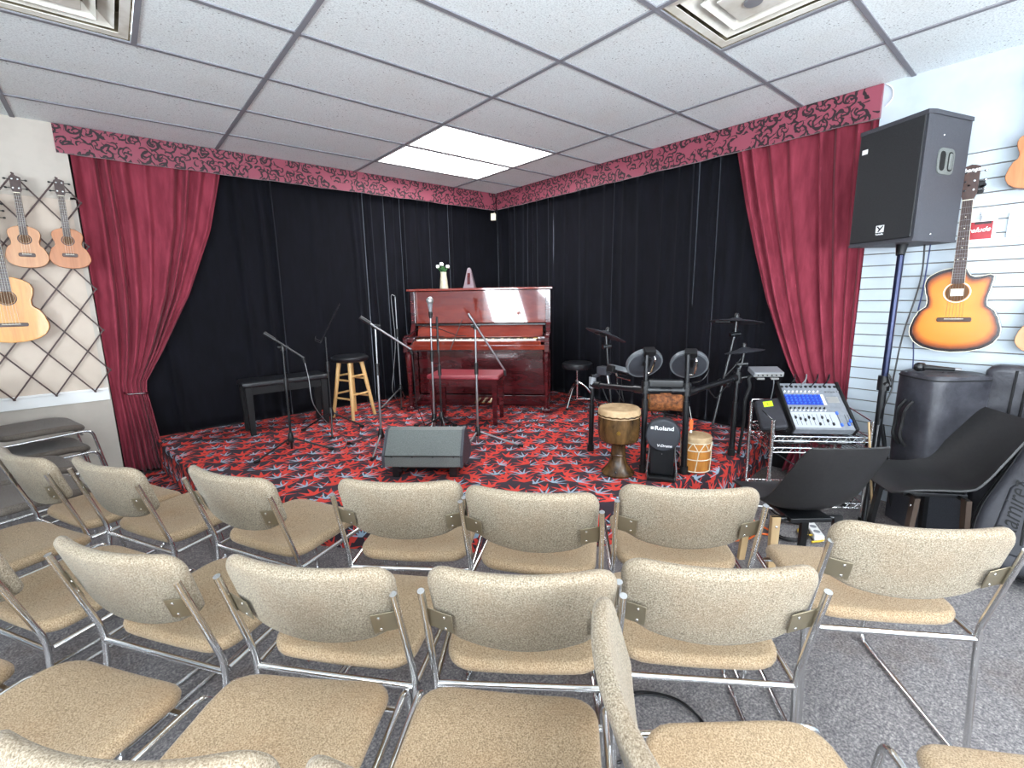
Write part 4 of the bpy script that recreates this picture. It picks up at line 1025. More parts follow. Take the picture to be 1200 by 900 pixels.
cable('module_cable', 'thin wire dropping from the drum sound module', [(3.42, 1.26, 0.90), (3.425, 1.255, 0.84), (3.44, 1.262, 0.78), (3.43, 1.27, 0.70), (3.44, 1.30, 0.62)], M['grey_plastic'], 0.003)
# kick pad tower
kz = Vector((2.565, 1.565, SZ)); rzk = math.atan2(-1.565, -2.565) + PI / 2
t = thing('kick_drum_pad', 'black upright kick drum pad with round head facing the chairs', 'drum pad', kz, rzk)
bm = NB(); pillow(bm, resample([(-0.072, 0.02), (0.072, 0.02), (0.078, 0.25), (-0.078, 0.25)], 60), 0.05, 0.012, Matrix.Rotation(PI / 2, 4, 'X')); obj('tower', bm, M['black_metal'], t)
bm = NB(); Mx = tr(0, 0.01, 0.288) @ Matrix.Rotation(PI / 2, 4, 'X'); lathe(bm, [(0, -0.03), (0.095, -0.03), (0.106, -0.015), (0.106, 0.038), (0.100, 0.046), (0.094, 0.048), (0, 0.048)], Mx, 44); obj('pad_head', bm, M['mesh_head'], t)
Rf = Matrix.Rotation(PI / 2, 4, 'X')
text('lettering', 'Roland', 0.036, tr(0.008, -0.0395, 0.335) @ Rf, M['white_paint'], t, 0.0008, sx=1.15, bold=0.0008)
bm = NB(); box(bm, (-0.064, -0.0395, 0.335), (0.018, 0.0016, 0.017)); obj('emblem', bm, M['white_paint'], t, 0)
text('lettering', 'V-Drums', 0.022, tr(0.012, -0.0395, 0.222) @ Rf, M['white_paint'], t, 0.0008, shear=0.2, sx=1.1, bold=0.0008)
bm = NB(); cyl(bm, (0, -0.024, 0.165), (0, -0.029, 0.165), 0.004); obj('screw', bm, M['chrome'], t)
bm = NB(); box(bm, (0, 0.04, 0.012), (0.17, 0.26, 0.018), bev=0.004); box(bm, (0, -0.075, 0.018), (0.16, 0.03, 0.02), bev=0.004); obj('base_plate', bm, M['black'], t)
for s in (-1, 1):
    bm = NB(); cyl(bm, (s * 0.088, -0.03, 0.0), (s * 0.088, -0.03, 0.05), 0.006); cyl(bm, (s * 0.088, -0.03, 0.035), (s * 0.088, -0.03, 0.05), 0.010); obj('spike', bm, M['chrome'], t)
    bm = NB(); cyl(bm, (s * 0.094, -0.01, 0.02), (s * 0.072, 0.02, 0.22), 0.006); obj('side_brace', bm, M['steel'], t)
bm = NB(); box(bm, (0, 0.22, 0.03), (0.09, 0.22, 0.012), Matrix.Rotation(0.0, 4, 'X'), 0.003); box(bm, (0, 0.25, 0.07), (0.075, 0.2, 0.01), tr(0, 0, 0) @ Matrix.Rotation(0.08, 4, 'X'), 0.003); obj('pedal', bm, M['black'], t)
bm = NB(); cyl(bm, (0, 0.12, 0.04), (0, 0.10, 0.2), 0.006); sphere(bm, (0, 0.085, 0.215), 0.022); obj('beater', bm, M['steel'], t)
bm = NB(); box(bm, (0, 0, 0.045), (0.14, 0.05, 0.09), bev=0.008); o_ = obj('hi_hat_pedal', bm, M['black'], None); o_.location = (3.02, 1.52, SZ); o_.rotation_euler = (0, 0, 0.5); tag(o_, 'small black foot controller on the stage right of the rope drum', 'pedal')
# goblet drum, rope drum, hanging carved drum
t = thing('goblet_drum', 'dark carved wooden goblet drum with pale skin standing at the stage front', 'drum', (2.425, 1.80, SZ))
bm = NB(); lathe(bm, [(0, 0.0), (0.106, 0.0), (0.108, 0.012), (0.092, 0.028), (0.066, 0.06), (0.053, 0.10), (0.048, 0.125), (0.053, 0.133), (0.047, 0.142), (0.046, 0.195), (0.056, 0.208), (0.100, 0.218), (0.124, 0.235), (0.133, 0.27), (0.136, 0.34), (0.130, 0.425), (0, 0.425)], n=40); bd = obj('body', bm, M['goblet'], t)
bm = NB(); a = math.atan2(-1.795, -2.435); cyl(bm, (0.130 * math.cos(a), 0.130 * math.sin(a), 0.31), (0.140 * math.cos(a), 0.140 * math.sin(a), 0.31), 0.013); obj('boss', bm, M['gold'], bd)
bm = NB(); lathe(bm, [(0.124, 0.39), (0.134, 0.392), (0.136, 0.415), (0.134, 0.435), (0.125, 0.446), (0, 0.449)], n=40); sk = obj('skin', bm, M['skin'], t)
bm = NB(); pts = [(0.137 * math.cos(u * PI / 18), 0.137 * math.sin(u * PI / 18), 0.402 + 0.004 * (u % 2)) for u in range(36)]; tube(bm, pts, 0.005, 6, True); obj('lacing_ring', bm, M['goblet'], sk)
t = thing('rope_drum', 'honey wood hand drum laced with white rope, right of the kick pad', 'drum', (2.845, 1.487, SZ), 0.3)
bm = NB(); lathe(bm, [(0, 0.004), (0.084, 0.004), (0.088, 0.02), (0.092, 0.13), (0.088, 0.235), (0, 0.235)], n=36); obj('shell', bm, M['drum_wood'], t)
bm = NB(); lathe(bm, [(0.086, 0.205), (0.096, 0.208), (0.097, 0.232), (0.09, 0.243), (0, 0.246)], n=36); obj('skin', bm, M['skin'], t)
for zz in (0.014, 0.095, 0.155, 0.205):
    bm = NB(); tube(bm, [((0.091 + 0.004 * math.sin(zz / 0.25 * PI)) * math.cos(u * PI / 16), (0.091 + 0.004 * math.sin(zz / 0.25 * PI)) * math.sin(u * PI / 16), zz) for u in range(32)], 0.0035, 6, True); obj('hoop_rope', bm, M['rawhide'], t)
for k in range(8):
    a = k * PI / 4; a2 = a + PI / 8; a3 = a + PI / 4; bm = NB()
    tube(bm, smooth_pts([(0.098 * math.cos(a), 0.098 * math.sin(a), 0.208), (0.0965 * math.cos(a * .5 + a2 * .5), 0.0965 * math.sin(a * .5 + a2 * .5), 0.18), (0.0965 * math.cos(a2), 0.0965 * math.sin(a2), 0.152), (0.0965 * math.cos(a3 * .5 + a2 * .5), 0.0965 * math.sin(a3 * .5 + a2 * .5), 0.18), (0.098 * math.cos(a3), 0.098 * math.sin(a3), 0.208)], 4), 0.003, 6)
    if k % 2 == 0: tube(bm, [(0.0965 * math.cos(a2), 0.0965 * math.sin(a2), 0.152), (0.0965 * math.cos(a2 - .1), 0.0965 * math.sin(a2 - .1), 0.08), (0.09 * math.cos(a2 - .2), 0.09 * math.sin(a2 - .2), 0.012)], 0.003, 6)
    obj('rope', bm, M['rawhide'], t)
t = thing('carved_drum', 'orange brown carved drum lying on its side behind the kick pad', 'drum', (2.86, 1.735, 0.64), math.atan2(-0.195, 0.156))
bm = NB(); Mx = tr(0, 0, 0.085) @ Matrix.Rotation(PI / 2, 4, 'Y'); lathe(bm, [(0, -0.135), (0.06, -0.135), (0.078, -0.12), (0.083, -0.08), (0.075, -0.02), (0.07, 0.03), (0.076, 0.10), (0.07, 0.12), (0, 0.122)], Mx, 32); obj('shell', bm, M['log'], t)
for xx in (-0.115, 0.108): bm = NB(); tube(bm, [(xx, 0.080 * math.cos(u * PI / 12), 0.085 + 0.080 * math.sin(u * PI / 12)) for u in range(24)], 0.005, 6, True); obj('ring', bm, M['goblet'], t)
t = thing('snare_stand', 'low black folding stand under the carved brown drum', 'stand', (2.86, 1.735, SZ))
bm = NB(); cyl(bm, (0, 0, 0.06), (0, 0, 0.34), 0.011); obj('pole', bm, M['black_metal'], t)
for k in range(3):
    a = k * 2.094 + 0.5; d = V(math.cos(a), math.sin(a), 0); bm = NB(); cyl(bm, V(0, 0, 0.16), d * 0.2 + V(0, 0, 0.008), 0.007); obj('leg', bm, M['black_metal'], t)
    bm = NB(); tube(bm, fillet([V(0, 0, 0.33), d * 0.09 + V(0, 0, 0.335), d * 0.10 + V(0, 0, 0.36)], 0.02), 0.007, 8); obj('basket_arm', bm, M['black_metal'], t)
t = thing('hanging_tag', 'small orange hang tag dangling by the rope drum from the drum rack', 'tag', (2.752, 1.478, 0.575))
bm = NB(); pillow(bm, rrect(0.022, 0.07, 0.006, 3), 0.003, 0.001, tr(0, 0, 0.045) @ rotz(-1.0) @ Matrix.Rotation(PI / 2, 4, 'X')); obj('card', bm, M['orange'], t)
bm = NB(); tube(bm, [(0, 0, 0.08), (-0.012, 0.012, 0.16), (-0.03, 0.03, 0.235)], 0.0012, 5); obj('string', bm, M['white'], t)
bm = NB(); box(bm, (0, 0, 0), (0.014, 0.004, 0.016), rotz(-1.0)); obj('clasp', bm, M['white'], t)

# ------------------------------------------------------------------ loudspeaker on a pole, wire rack, mixing console
f0 = Vector((3.401, 0.604, 0)); f1 = Vector((3.582, 0.942, 0)); ex = (f0 - f1).normalized(); ey = Vector((-ex.y, ex.x, 0)); ce = (f0 + f1) / 2
if ey.x < 0: ey = -ey
MS = Matrix(((ex.x, ey.x, 0, ce.x), (ex.y, ey.y, 0, ce.y), (0, 0, 1, 1.712), (0, 0, 0, 1)))
t = thing('loudspeaker', 'big black loudspeaker cabinet on a tall pole beside the slatted wall', 'loudspeaker', mat=MS)
Wf, Wb, Dp, Hs = 0.385, 0.264, 0.38, 0.666
ol = [(-Wf / 2, 0.0), (Wf / 2, 0.0), (Wf / 2, 0.035), (Wb / 2, Dp), (-Wb / 2, Dp), (-Wf / 2, 0.035)]
bm = NB(); prism(bm, ol, 0.012, Hs - 0.012); cb = obj('cabinet', bm, M['cabinet'], t, 20)
for z0_, z1_ in ((0, 0.014), (Hs - 0.022, Hs)): bm = NB(); prism(bm, [tuple(p) for p in inset_outline(ol, -0.006)], z0_, z1_); obj('end_trim', bm, M['cabinet'], t, 20)
bm = NB(); box(bm, (0, -0.005, Hs / 2), (Wf - 0.022, 0.012, Hs - 0.045), bev=0.004); gr = obj('grille', bm, M['grille'], t)
dh = V((Wb - Wf) / 2, Dp - 0.035, 0).normalized(); pm = V(Wf / 2, 0.035, 0).lerp(V(Wb / 2, Dp, 0), 0.42); nh = V(dh.y, -dh.x, 0)
Mh = Matrix(((dh.x, 0, nh.x, pm.x), (dh.y, 0, nh.y, pm.y), (0, 1, nh.z, Hs * 0.63), (0, 0, 0, 1)))
bm = NB(); pillow(bm, resample(rrect(0.15, 0.135, 0.035, 6), 48), 0.008, 0.003, Mh @ tr(0, 0, 0.002)); hd = obj('handle', bm, M['monitor'], t)
for k in (-0.036, 0.036): bm = NB(); pillow(bm, resample(rrect(0.048, 0.10, 0.02, 6), 40), 0.006, 0.002, Mh @ tr(k, 0, 0.0045)); obj('grip_recess', bm, M['dark'], hd)
bm = NB(); pillow(bm, rrect(0.03, 0.085, 0.012, 5), 0.012, 0.005, Mh @ tr(0.036, 0, 0.006)); obj('grip_bar', bm, M['monitor'], hd)
Ff = Matrix(((1, 0, 0, 0), (0, 0, -1, -0.0125), (0, 1, 0, 0), (0, 0, 0, 1)))
bm = NB(); box(bm, (0.005, -0.0118, 0.088), (0.048, 0.0014, 0.040)); em = obj('emblem_badge', bm, M['white_paint'], t, 0)
bm = NB()
prism(bm, [(-0.02, 0.015), (-0.011, 0.015), (0.001, 0.002), (0.018, 0.017), (0.02, 0.012), (0.004, -0.006), (-0.004, -0.016), (-0.012, -0.016), (-0.004, -0.003)], 0, 0.0012, tr(0.005, -0.0, 0.088) @ Ff); obj('emblem_mark', bm, M['black_matte'], em, 0)
text('lettering', 'Yorkville', 0.013, tr(0.005, 0, 0.058) @ Ff, M['white_paint'], t, 0.0006, bold=0.0004)
bm = NB(); box(bm, (-0.145, -0.0125, 0.545), (0.034, 0.002, 0.026)); obj('sticker', bm, M['white'], t, 0)
for zz in (0.04, 0.55): bm = NB(); sphere(bm, V(Wf / 2, 0.035, 0).lerp(V(Wb / 2, Dp, 0), 0.3) + V(0, 0, zz), 0.005); obj('bolt', bm, M['chrome'], t)
t = thing('speaker_stand', 'dark metal pole stand carrying the big loudspeaker', 'stand', (3.588, 0.684, 0))
bm = NB(); cyl(bm, (0, 0, 0.80), (0.012, 0, 1.711), 0.018); obj('upper_pole', bm, plain('blue_black_anodised', (34, 40, 66), 0.28, 0.6), t)
bm = NB(); cyl(bm, (0, 0, 0.12), (0, 0, 0.88), 0.021); obj('lower_pole', bm, M['black_metal'], t)
bm = NB(); cyl(bm, (0, 0, 0.84), (0, 0, 0.93), 0.032); cyl(bm, (0, 0, 0.885), (-0.06, -0.03, 0.885), 0.010); obj('collar', bm, M['black'], t)
bm = NB(); cyl(bm, (-0.005, 0, 1.65), (0.012, 0, 1.711), 0.022, 0.03); obj('socket', bm, M['black'], t)
for k in range(3):
    a = 1.17 + k * 2.094; d = V(math.cos(a), math.sin(a), 0); bm = NB(); cyl(bm, V(0, 0, 0.62) + d * 0.02, d * 0.15 + V(0, 0, 0.012), 0.0125); lg = obj('leg', bm, M['black_metal'], t)
    bm = NB(); cyl(bm, V(0, 0, 0.16) + d * 0.02, d * 0.10 + V(0, 0, 0.215), 0.008); obj('brace', bm, M['black_metal'], t)
    bm = NB(); sphere(bm, d * 0.15 + V(0, 0, 0.014), 0.016); obj('rubber_foot', bm, M['rubber'], lg)
cable('speaker_cable', 'dark cable looping from the loudspeaker down its pole', [(3.74, 0.605, 1.714), (3.76, 0.605, 1.5), (3.69, 0.64, 1.18), (3.63, 0.645, 0.96), (3.56, 0.64, 0.87), (3.55, 0.66, 0.95), (3.56, 0.635, 0.87), (3.545, 0.66, 0.74), (3.62, 0.69, 0.55), (3.66, 0.72, 0.30), (3.66, 0.80, 0.01)], M['black'], 0.0045)
cable('speaker_cable', 'thin blue cable hanging straight between the pole and the sunburst guitar', [(3.78, 0.585, 1.714), (3.84, 0.60, 1.45), (3.90, 0.625, 1.2), (3.915, 0.61, 1.0), (3.915, 0.60, 0.75)], plain('navy_cable', (40, 52, 96), 0.5), 0.0035)

RO = Vector((3.084, 1.111, 0)); rang = math.atan2(-0.734, 0.68)
t = thing('wire_rack', 'chrome wire shelf rack carrying the mixing console beside the stage', 'shelf', RO, rang)
RW, RD = 0.575, 0.37
for (px_, py_) in ((0, 0), (RW, 0), (0, RD), (RW, RD)):
    bm = NB(); H_ = 0.66 if py_ == 0 else 0.70; cyl(bm, (px_, py_, 0.012), (px_, py_, H_), 0.0115)
    for k in range(26):
        zz = 0.03 + k * 0.025
        if zz < H_: lathe(bm, [(0.0105, zz), (0.0128, zz + 0.001), (0.0128, zz + 0.003), (0.0105, zz + 0.004)], tr(px_, py_, 0), 12)
    po = obj('post', bm, M['chrome'], t, 60)
    bm = NB(); cyl(bm, (px_, py_, 0.0), (px_, py_, 0.03), 0.014); obj('foot', bm, M['rubber'], po)
def shelf(zs_, nw):
    bm = NB()
    for dz in (0.0, -0.030):
        for a, b in (((0, 0), (RW, 0)), ((0, RD), (RW, RD)), ((0, 0), (0, RD)), ((RW, 0), (RW, RD))): cyl(bm, (a[0], a[1], zs_ + dz), (b[0], b[1], zs_ + dz), 0.004, n=8)
    for a, b in (((0, 0), (RW, 0)), ((0, RD), (RW, RD))):
        n_ = 22
        pts = [V(a[0] + (b[0] - a[0]) * k / n_, a[1], zs_ - (0.0 if k % 2 else 0.030)) for k in range(n_ + 1)]; tube(bm, pts, 0.0022, 6)
    for a in (0, RW): tube(bm, [V(a, RD * k / 12, zs_ - (0.0 if k % 2 else 0.03)) for k in range(13)], 0.0022, 6)
    sh = obj('shelf_frame', bm, M['chrome'], t)
    bm = NB()
    for k in range(nw): x = RW * (k + 0.5) / nw; cyl(bm, (x, 0, zs_ + 0.003), (x, RD, zs_ + 0.003), 0.0022, n=6)
    obj('wire_deck', bm, M['chrome'], sh)
for zs_ in (0.555, 0.48, 0.12): shelf(zs_, 24)
for xa in (0, RW): bm = NB(); tube(bm, fillet([V(xa, RD, 0.62), V(xa, RD, 0.70), V(xa, 0.0, 0.655), V(xa, 0, 0.6)], 0.02), 0.004, 8); obj('side_rail', bm, M['chrome'], t)
bm = NB(); tube(bm, fillet([V(0, RD, 0.66), V(0.0, RD, 0.712), V(0.13, RD, 0.712), V(0.13, RD, 0.66)], 0.015), 0.004, 8)
obj('rear_handle', bm, M['chrome'], t)
# mixing console, tilted up at the back on the top shelf
tilt = math.radians(40)
MMx = Matrix.Translation(RO) @ rotz(rang) @ tr(0.31, 0.035, 0.563) @ Matrix.Rotation(tilt, 4, 'X')
t = thing('mixing_console', 'silver and blue audio mixing console propped on the wire rack', 'mixer', mat=MMx)
CW, CD = 0.385, 0.375
bm = NB(); box(bm, (0, CD / 2, 0.025), (CW - 0.03, CD, 0.05), bev=0.004); obj('casing', bm, M['mixer'], t)
for s in (-1, 1): bm = NB(); box(bm, (s * (CW / 2 - 0.008), CD / 2, 0.030), (0.018, CD + 0.01, 0.068), bev=0.006); obj('side_cheek', bm, M['black'], t)
bm = NB(); box(bm, (-0.058, 0.235, 0.0505), (0.225, 0.085, 0.0015)); obj('panel_print', bm, plain('deep_blue_print', (28, 56, 150), 0.5), t, 0)
bm = NB(); box(bm, (0.062, 0.235, 0.0505), (0.018, 0.085, 0.0015)); obj('panel_print', bm, M['white'], t, 0)
bm = NB(); box(bm, (-0.035, 0.075, 0.0505), (0.27, 0.12, 0.0012)); obj('panel_print', bm, plain('pale_grey_print', (168, 172, 178), 0.5), t, 0)
bm = NB(); box(bm, (0.12, 0.235, 0.0505), (0.07, 0.05, 0.0012)); obj('panel_print', bm, M['silver'], t, 0)
kn = {}
def knob(x, y, mt, r=0.006, h=0.010, nm='knob'):
    key = (mt, r)
    if key not in kn:
        bm = NB(); cyl(bm, (0, 0, 0), (0, 0, h), r, r * 0.8, 10); kn[key] = obj(nm, bm, M[mt], t); o = kn[key]
    else: o = kn[key].copy(); COL.objects.link(o); o.parent = t
    o.location = (x, y, 0.050)
for j in range(4):
    for i in range(9): knob(-0.160 + i * 0.0255, 0.205 + j * 0.021, 'blue')
for i in range(9): knob(-0.160 + i * 0.0255, 0.300, 'white'); knob(-0.160 + i * 0.0255, 0.165, 'black'); knob(-0.160 + i * 0.0255, 0.145, 'white', 0.0045)
for i in range(12): knob(-0.165 + i * 0.030, 0.345, 'black', 0.0105, 0.004, 'socket')
for i in range(5): knob(0.095 + i * 0.018, 0.30, 'grey_plastic', 0.0062)
for i in range(9):
    x = -0.150 + i * 0.0262; bm = NB(); box(bm, (x, 0.075, 0.0512), (0.002, 0.085, 0.0012)); obj('fader_slot', bm, M['black_matte'], t, 0)
    bm = NB(); box(bm, (x, 0.09 - 0.025 * (i % 3) * (1 if i > 4 else 0.4), 0.056), (0.010, 0.018, 0.012), bev=0.002); obj('fader_cap', bm, M['black'], t)
for i, (x, y) in enumerate(((0.105, 0.125), (0.105, 0.035), (0.148, 0.04), (0.165, 0.065))):
    bm = NB(); box(bm, (x, 0.075, 0.0512), (0.002, 0.085, 0.0012)); obj('fader_slot', bm, M['black_matte'], t, 0)
    bm = NB(); box(bm, (x, y, 0.056), (0.012, 0.020, 0.012), bev=0.002); obj('fader_cap', bm, M['blue'], t)
bm = NB(); box(bm, (0, CD - 0.05, -0.13), (0.30, 0.02, 0.245), tr(0, 0, 0), 0.004)
Ri = Matrix.Rotation(-tilt, 4, 'X')
bm.free()
for k, (xx, c_) in enumerate(((-0.12, 'black'), (-0.05, 'grey_plastic'), (0.02, 'black'), (0.09, 'black'))):
    p = MMx @ V(xx, 0.345, 0.055); q = MMx @ V(xx + 0.02, 0.36, 0.11); r_ = MMx @ V(xx + 0.05, 0.41, 0.07)
    e_ = Matrix.Translation(RO) @ rotz(rang) @ V(0.36 + 0.02 * k, RD + 0.03, 0.10)
    cable('mixer_cable', ['black cable arching from the first sockets of the mixing console', 'grey cable arching from the mixing console top edge', 'black cable arching from the middle top edge of the mixing console', 'black cable arching from the right top edge of the mixing console'][k], [p, q, r_, r_.lerp(e_, 0.4) + V(0.02, 0.02, 0), e_, (e_.x, e_.y, 0.01)], M[c_], 0.0035)
RM2 = Matrix.Translation(RO) @ rotz(rang)
# support wedge under the console back
t = thing('rack_unit', 'low grey box under the tilted console at the back of the top shelf', 'box', mat=RM2 @ tr(0.31, 0.285, 0.560))
bm = NB(); box(bm, (0, 0, 0.094), (0.30, 0.10, 0.188), bev=0.004); obj('casing', bm, M['black'], t)
bm = NB(); box(bm, (0, -0.052, 0.08), (0.26, 0.004, 0.12), bev=0.001); obj('face_plate', bm, M['grey_plastic'], t)
# black zip case leaning on the left of the shelf
t = thing('equipment_case', 'black padded zip case with a lime sticker beside the mixing console', 'case', mat=RM2 @ tr(0.040, 0.055, 0.562) @ rotz(-0.12) @ Matrix.Rotation(math.radians(30), 4, 'X') @ Matrix.Rotation(math.radians(-14), 4, 'Y'))
bm = NB(); pillow(bm, resample(rrect(0.155, 0.27, 0.02, 5, 0, 0.135), 60), 0.045, 0.016, tr(0, 0, 0.03)); obj('shell', bm, M['nylon_dark'], t)
bm = NB(); pts = [(p[0], p[1], 0.03) for p in rrect(0.161, 0.276, 0.022, 5, 0, 0.135)]; tube(bm, pts, 0.003, 6, True); obj('zip', bm, M['black_matte'], t)
bm = NB(); box(bm, (0.0, 0.215, 0.0535), (0.055, 0.05, 0.0015), rotz(0)); st_ = obj('sticker', bm, M['lime'], t, 0)
text('lettering', 'L', 0.03, tr(0.0, 0.215, 0.0545), M['black_matte'], t, 0.0004)
# receivers on the lower shelf
for k, (xx, wd, lab, mt) in enumerate(((0.16, 0.20, 'black wireless receiver box on the left of the lower rack shelf', 'black'), (0.42, 0.22, 'dark blue power box on the right of the lower rack shelf', 'black_metal'))):
    t = thing('receiver_box', lab, 'box', mat=RM2 @ tr(xx, 0.16, 0.485))
    bm = NB(); box(bm, (0, 0, 0.024), (wd, 0.20, 0.042), bev=0.003); obj('casing', bm, M[mt], t)
    bm = NB(); box(bm, (0.03, -0.1015, 0.024), (0.06, 0.003, 0.02), bev=0.001); obj('display', bm, M['silver'], t)
    for s in (-1, 1): bm = NB(); cyl(bm, (s * 0.07, -0.10, 0.024), (s * 0.07, -0.112, 0.024), 0.008); obj('knob', bm, M['grey_plastic'], t)
o_ = NB(); cyl(o_, (0, 0, 0.004), (-0.006, 0.085, 0.66), 0.0065); o_ = obj('wooden_dowel', o_, M['ply'], None); o_.location = (3.445, 0.618, 0); tag(o_, 'pale wooden dowel leaning between the wire rack and the speaker pole', 'dowel')

# ------------------------------------------------------------------ guitars and ukuleles on the walls
def body_outline(L, lb, ub, wst, cut=False, n=72):
    # y from 0 (bottom) to L (neck joint); half widths
    def hw(u):
        k = [(0.0, 0.0), (0.012, 0.34), (0.05, 0.66), (0.12, 0.89), (0.22, 0.995), (0.28, 1.0), (0.38, 0.94), (0.48, 0.845), (0.56, wst / lb), (0.64, wst / lb + 0.0), (0.74, (ub / lb) * 0.96), (0.82, ub / lb), (0.89, (ub / lb) * 0.94), (0.95, (ub / lb) * 0.72), (0.985, (ub / lb) * 0.42), (1.0, (ub / lb) * 0.12)]
        for (a, b), (c, d) in zip(k, k[1:]):
            if u <= c:
                s = (u - a) / (c - a); s = s * s * (3 - 2 * s) if 0.05 < a < 0.9 else s; return (b + (d - b) * s) * lb / 2
        return 0
    us = [0.5 - 0.5 * math.cos(PI * i / 60) for i in range(61)]
    R_ = [(hw(u), u * L) for u in us]; Lf = [(-hw(u), u * L) for u in reversed(us)]
    if cut:
        R2 = []
        for x, y in R_:
            u = y / L
            if u > 0.66:
                lim = [(0.66, 1.0), (0.74, 0.86), (0.80, 0.80), (0.855, 0.82), (0.885, 0.86), (0.90, 0.80), (0.905, 0.6), (0.89, 0.42), (0.87, 0.30)]
            R2.append((x, y))
        R_ = [(x, y) for x, y in R2 if y / L <= 0.66]
        h = ub / 2
        R_ += [(h * 0.93, 0.72 * L), (h * 0.96, 0.78 * L), (h * 0.985, 0.83 * L), (h * 1.0, 0.875 * L), (h * 0.97, 0.90 * L), (h * 0.86, 0.905 * L), (h * 0.66, 0.885 * L), (h * 0.48, 0.88 * L), (h * 0.34, 0.90 * L), (h * 0.25, 0.945 * L), (h * 0.20, 0.99 * L)]
    return resample(R_ + Lf, n)
def guitar(name, label, cat, group, mat, L, lb, ub, wst, dep, neck, head, nw, top, side, hole_y, hole_r, br_y, br_w, nstr, cut=False, burst=False, pegs=3, headmat='rosewood', slot=False):
    t = thing(name, label, cat, mat=mat, group=group); out = body_outline(L, lb, ub, wst, cut)
    bm = NB(); prism(bm, [(p[0], p[1]) for p in out], -dep, -0.004); bd = obj('body', bm, M[side], t, 50)
    bm = NB(); pillow(bm, out, 0.009, 0.003, tr(0, 0, -0.0035), burst=burst, inner=(0.93, 0.86, 0.79, 0.7, 0.55, 0.3)); obj('soundboard', bm, M[top], bd, 50)
    if burst:
        bm = NB(); tube(bm, [(p[0], p[1], 0.0005) for p in inset_outline(out, -0.0005)], 0.0018, 6, True); obj('binding', bm, M['cream'], bd)
    bm = NB(); lathe(bm, [(0, 0.0012), (hole_r, 0.0012), (hole_r, 0.0018), (0, 0.0018)], tr(0, hole_y, 0), 36); h_ = obj('sound_hole', bm, M['hole'], bd)
    bm = NB(); tube(bm, [(math.cos(a * PI / 24) * (hole_r + 0.006), hole_y + math.sin(a * PI / 24) * (hole_r + 0.006), 0.0012) for a in range(48)], 0.0035, 6, True); obj('rosette', bm, M['rosewood'] if not burst else M['cream'], bd)
    if burst: bm = NB(); box(bm, (0, hole_y, 0.0022), (hole_r * 1.1, hole_r * 0.8, 0.0008), bev=0.0003); obj('maker_label', bm, M['cream'], bd)
    bm = NB(); pillow(bm, resample(rrect(br_w, 0.026, 0.008, 4, 0, br_y), 40), 0.009, 0.003, tr(0, 0, 0.005)); b_ = obj('bridge', bm, M['rosewood'], t)
    bm = NB(); box(bm, (0, br_y + 0.004, 0.0105), (br_w * 0.55, 0.003, 0.004)); obj('saddle', bm, M['cream'], b_, 0)
    yb_, yt_ = L, L + neck
    bm = NB(); prism(bm, [(-nw * 0.56, yb_ - 0.02), (nw * 0.56, yb_ - 0.02), (nw * 0.46, yt_), (-nw * 0.46, yt_)], -0.016, 0.004); box(bm, (0, yb_ + 0.01, -dep * 0.45), (nw * 0.9, 0.05, dep * 0.7), bev=0.006); obj('neck', bm, M['neck'], t, 0)
    fb0 = hole_y + hole_r * 0.96
    bm = NB(); prism(bm, [(-nw * 0.58, fb0), (nw * 0.58, fb0), (nw * 0.47, yt_), (-nw * 0.47, yt_)], 0.002, 0.0085); fb_ = obj('fingerboard', bm, M['rosewood'], t, 0)
    sc = yt_ - br_y
    for k in range(1, 19 if L > 0.4 else 14):
        y = yt_ - sc * (1 - 2 ** (-k / 12))
        if y < fb0 + 0.004: break
        ww = nw * (0.47 + 0.11 * (yt_ - y) / (yt_ - fb0)); bm = NB(); box(bm, (0, y, 0.0088), (ww * 2, 0.0013, 0.0014)); obj('fret', bm, M['steel'], fb_, 0)
    if burst:
        bm = NB()
        for s in (-1, 1): prism(bm, [(s * nw * 0.58, fb0), (s * nw * 0.60, fb0), (s * nw * 0.49, yt_), (s * nw * 0.47, yt_)], 0.002, 0.009)
        obj('neck_binding', bm, M['cream'], fb_, 0)
        for k in (3, 5, 7, 9, 12):
            y = yt_ - sc * (1 - 0.5 * (2 ** (-k / 12) + 2 ** (-(k - 1) / 12)))
            for dx in ((0,) if k != 12 else (-0.012, 0.012)): bm = NB(); cyl(bm, (dx, y, 0.0084), (dx, y, 0.0092), 0.003, n=10); obj('inlay', bm, M['cream'], fb_)
    bm = NB(); box(bm, (0, yt_ + 0.002, 0.008), (nw * 0.96, 0.004, 0.008)); obj('nut', bm, M['cream'], t, 0)
    hw_ = nw * 0.72
    hd_ = [(-nw * 0.47, yt_), (nw * 0.47, yt_), (hw_, yt_ + head * 0.22), (hw_ * 1.08, yt_ + head * 0.92), (hw_ * 0.6, yt_ + head * 0.965), (0, yt_ + head), (-hw_ * 0.6, yt_ + head * 0.965), (-hw_ * 1.08, yt_ + head * 0.92), (-hw_, yt_ + head * 0.22)]
    bm = NB(); prism(bm, hd_, -0.012, 0.003); hs = obj('headstock', bm, M[headmat], t, 0)
    if slot:
        for s in (-1, 1): bm = NB(); pillow(bm, resample(rrect(nw * 0.28, head * 0.6, nw * 0.12, 4, s * hw_ * 0.5, yt_ + head * 0.52), 30), 0.003, 0.001, tr(0, 0, 0.003)); obj('slot', bm, M['cream'], hs)
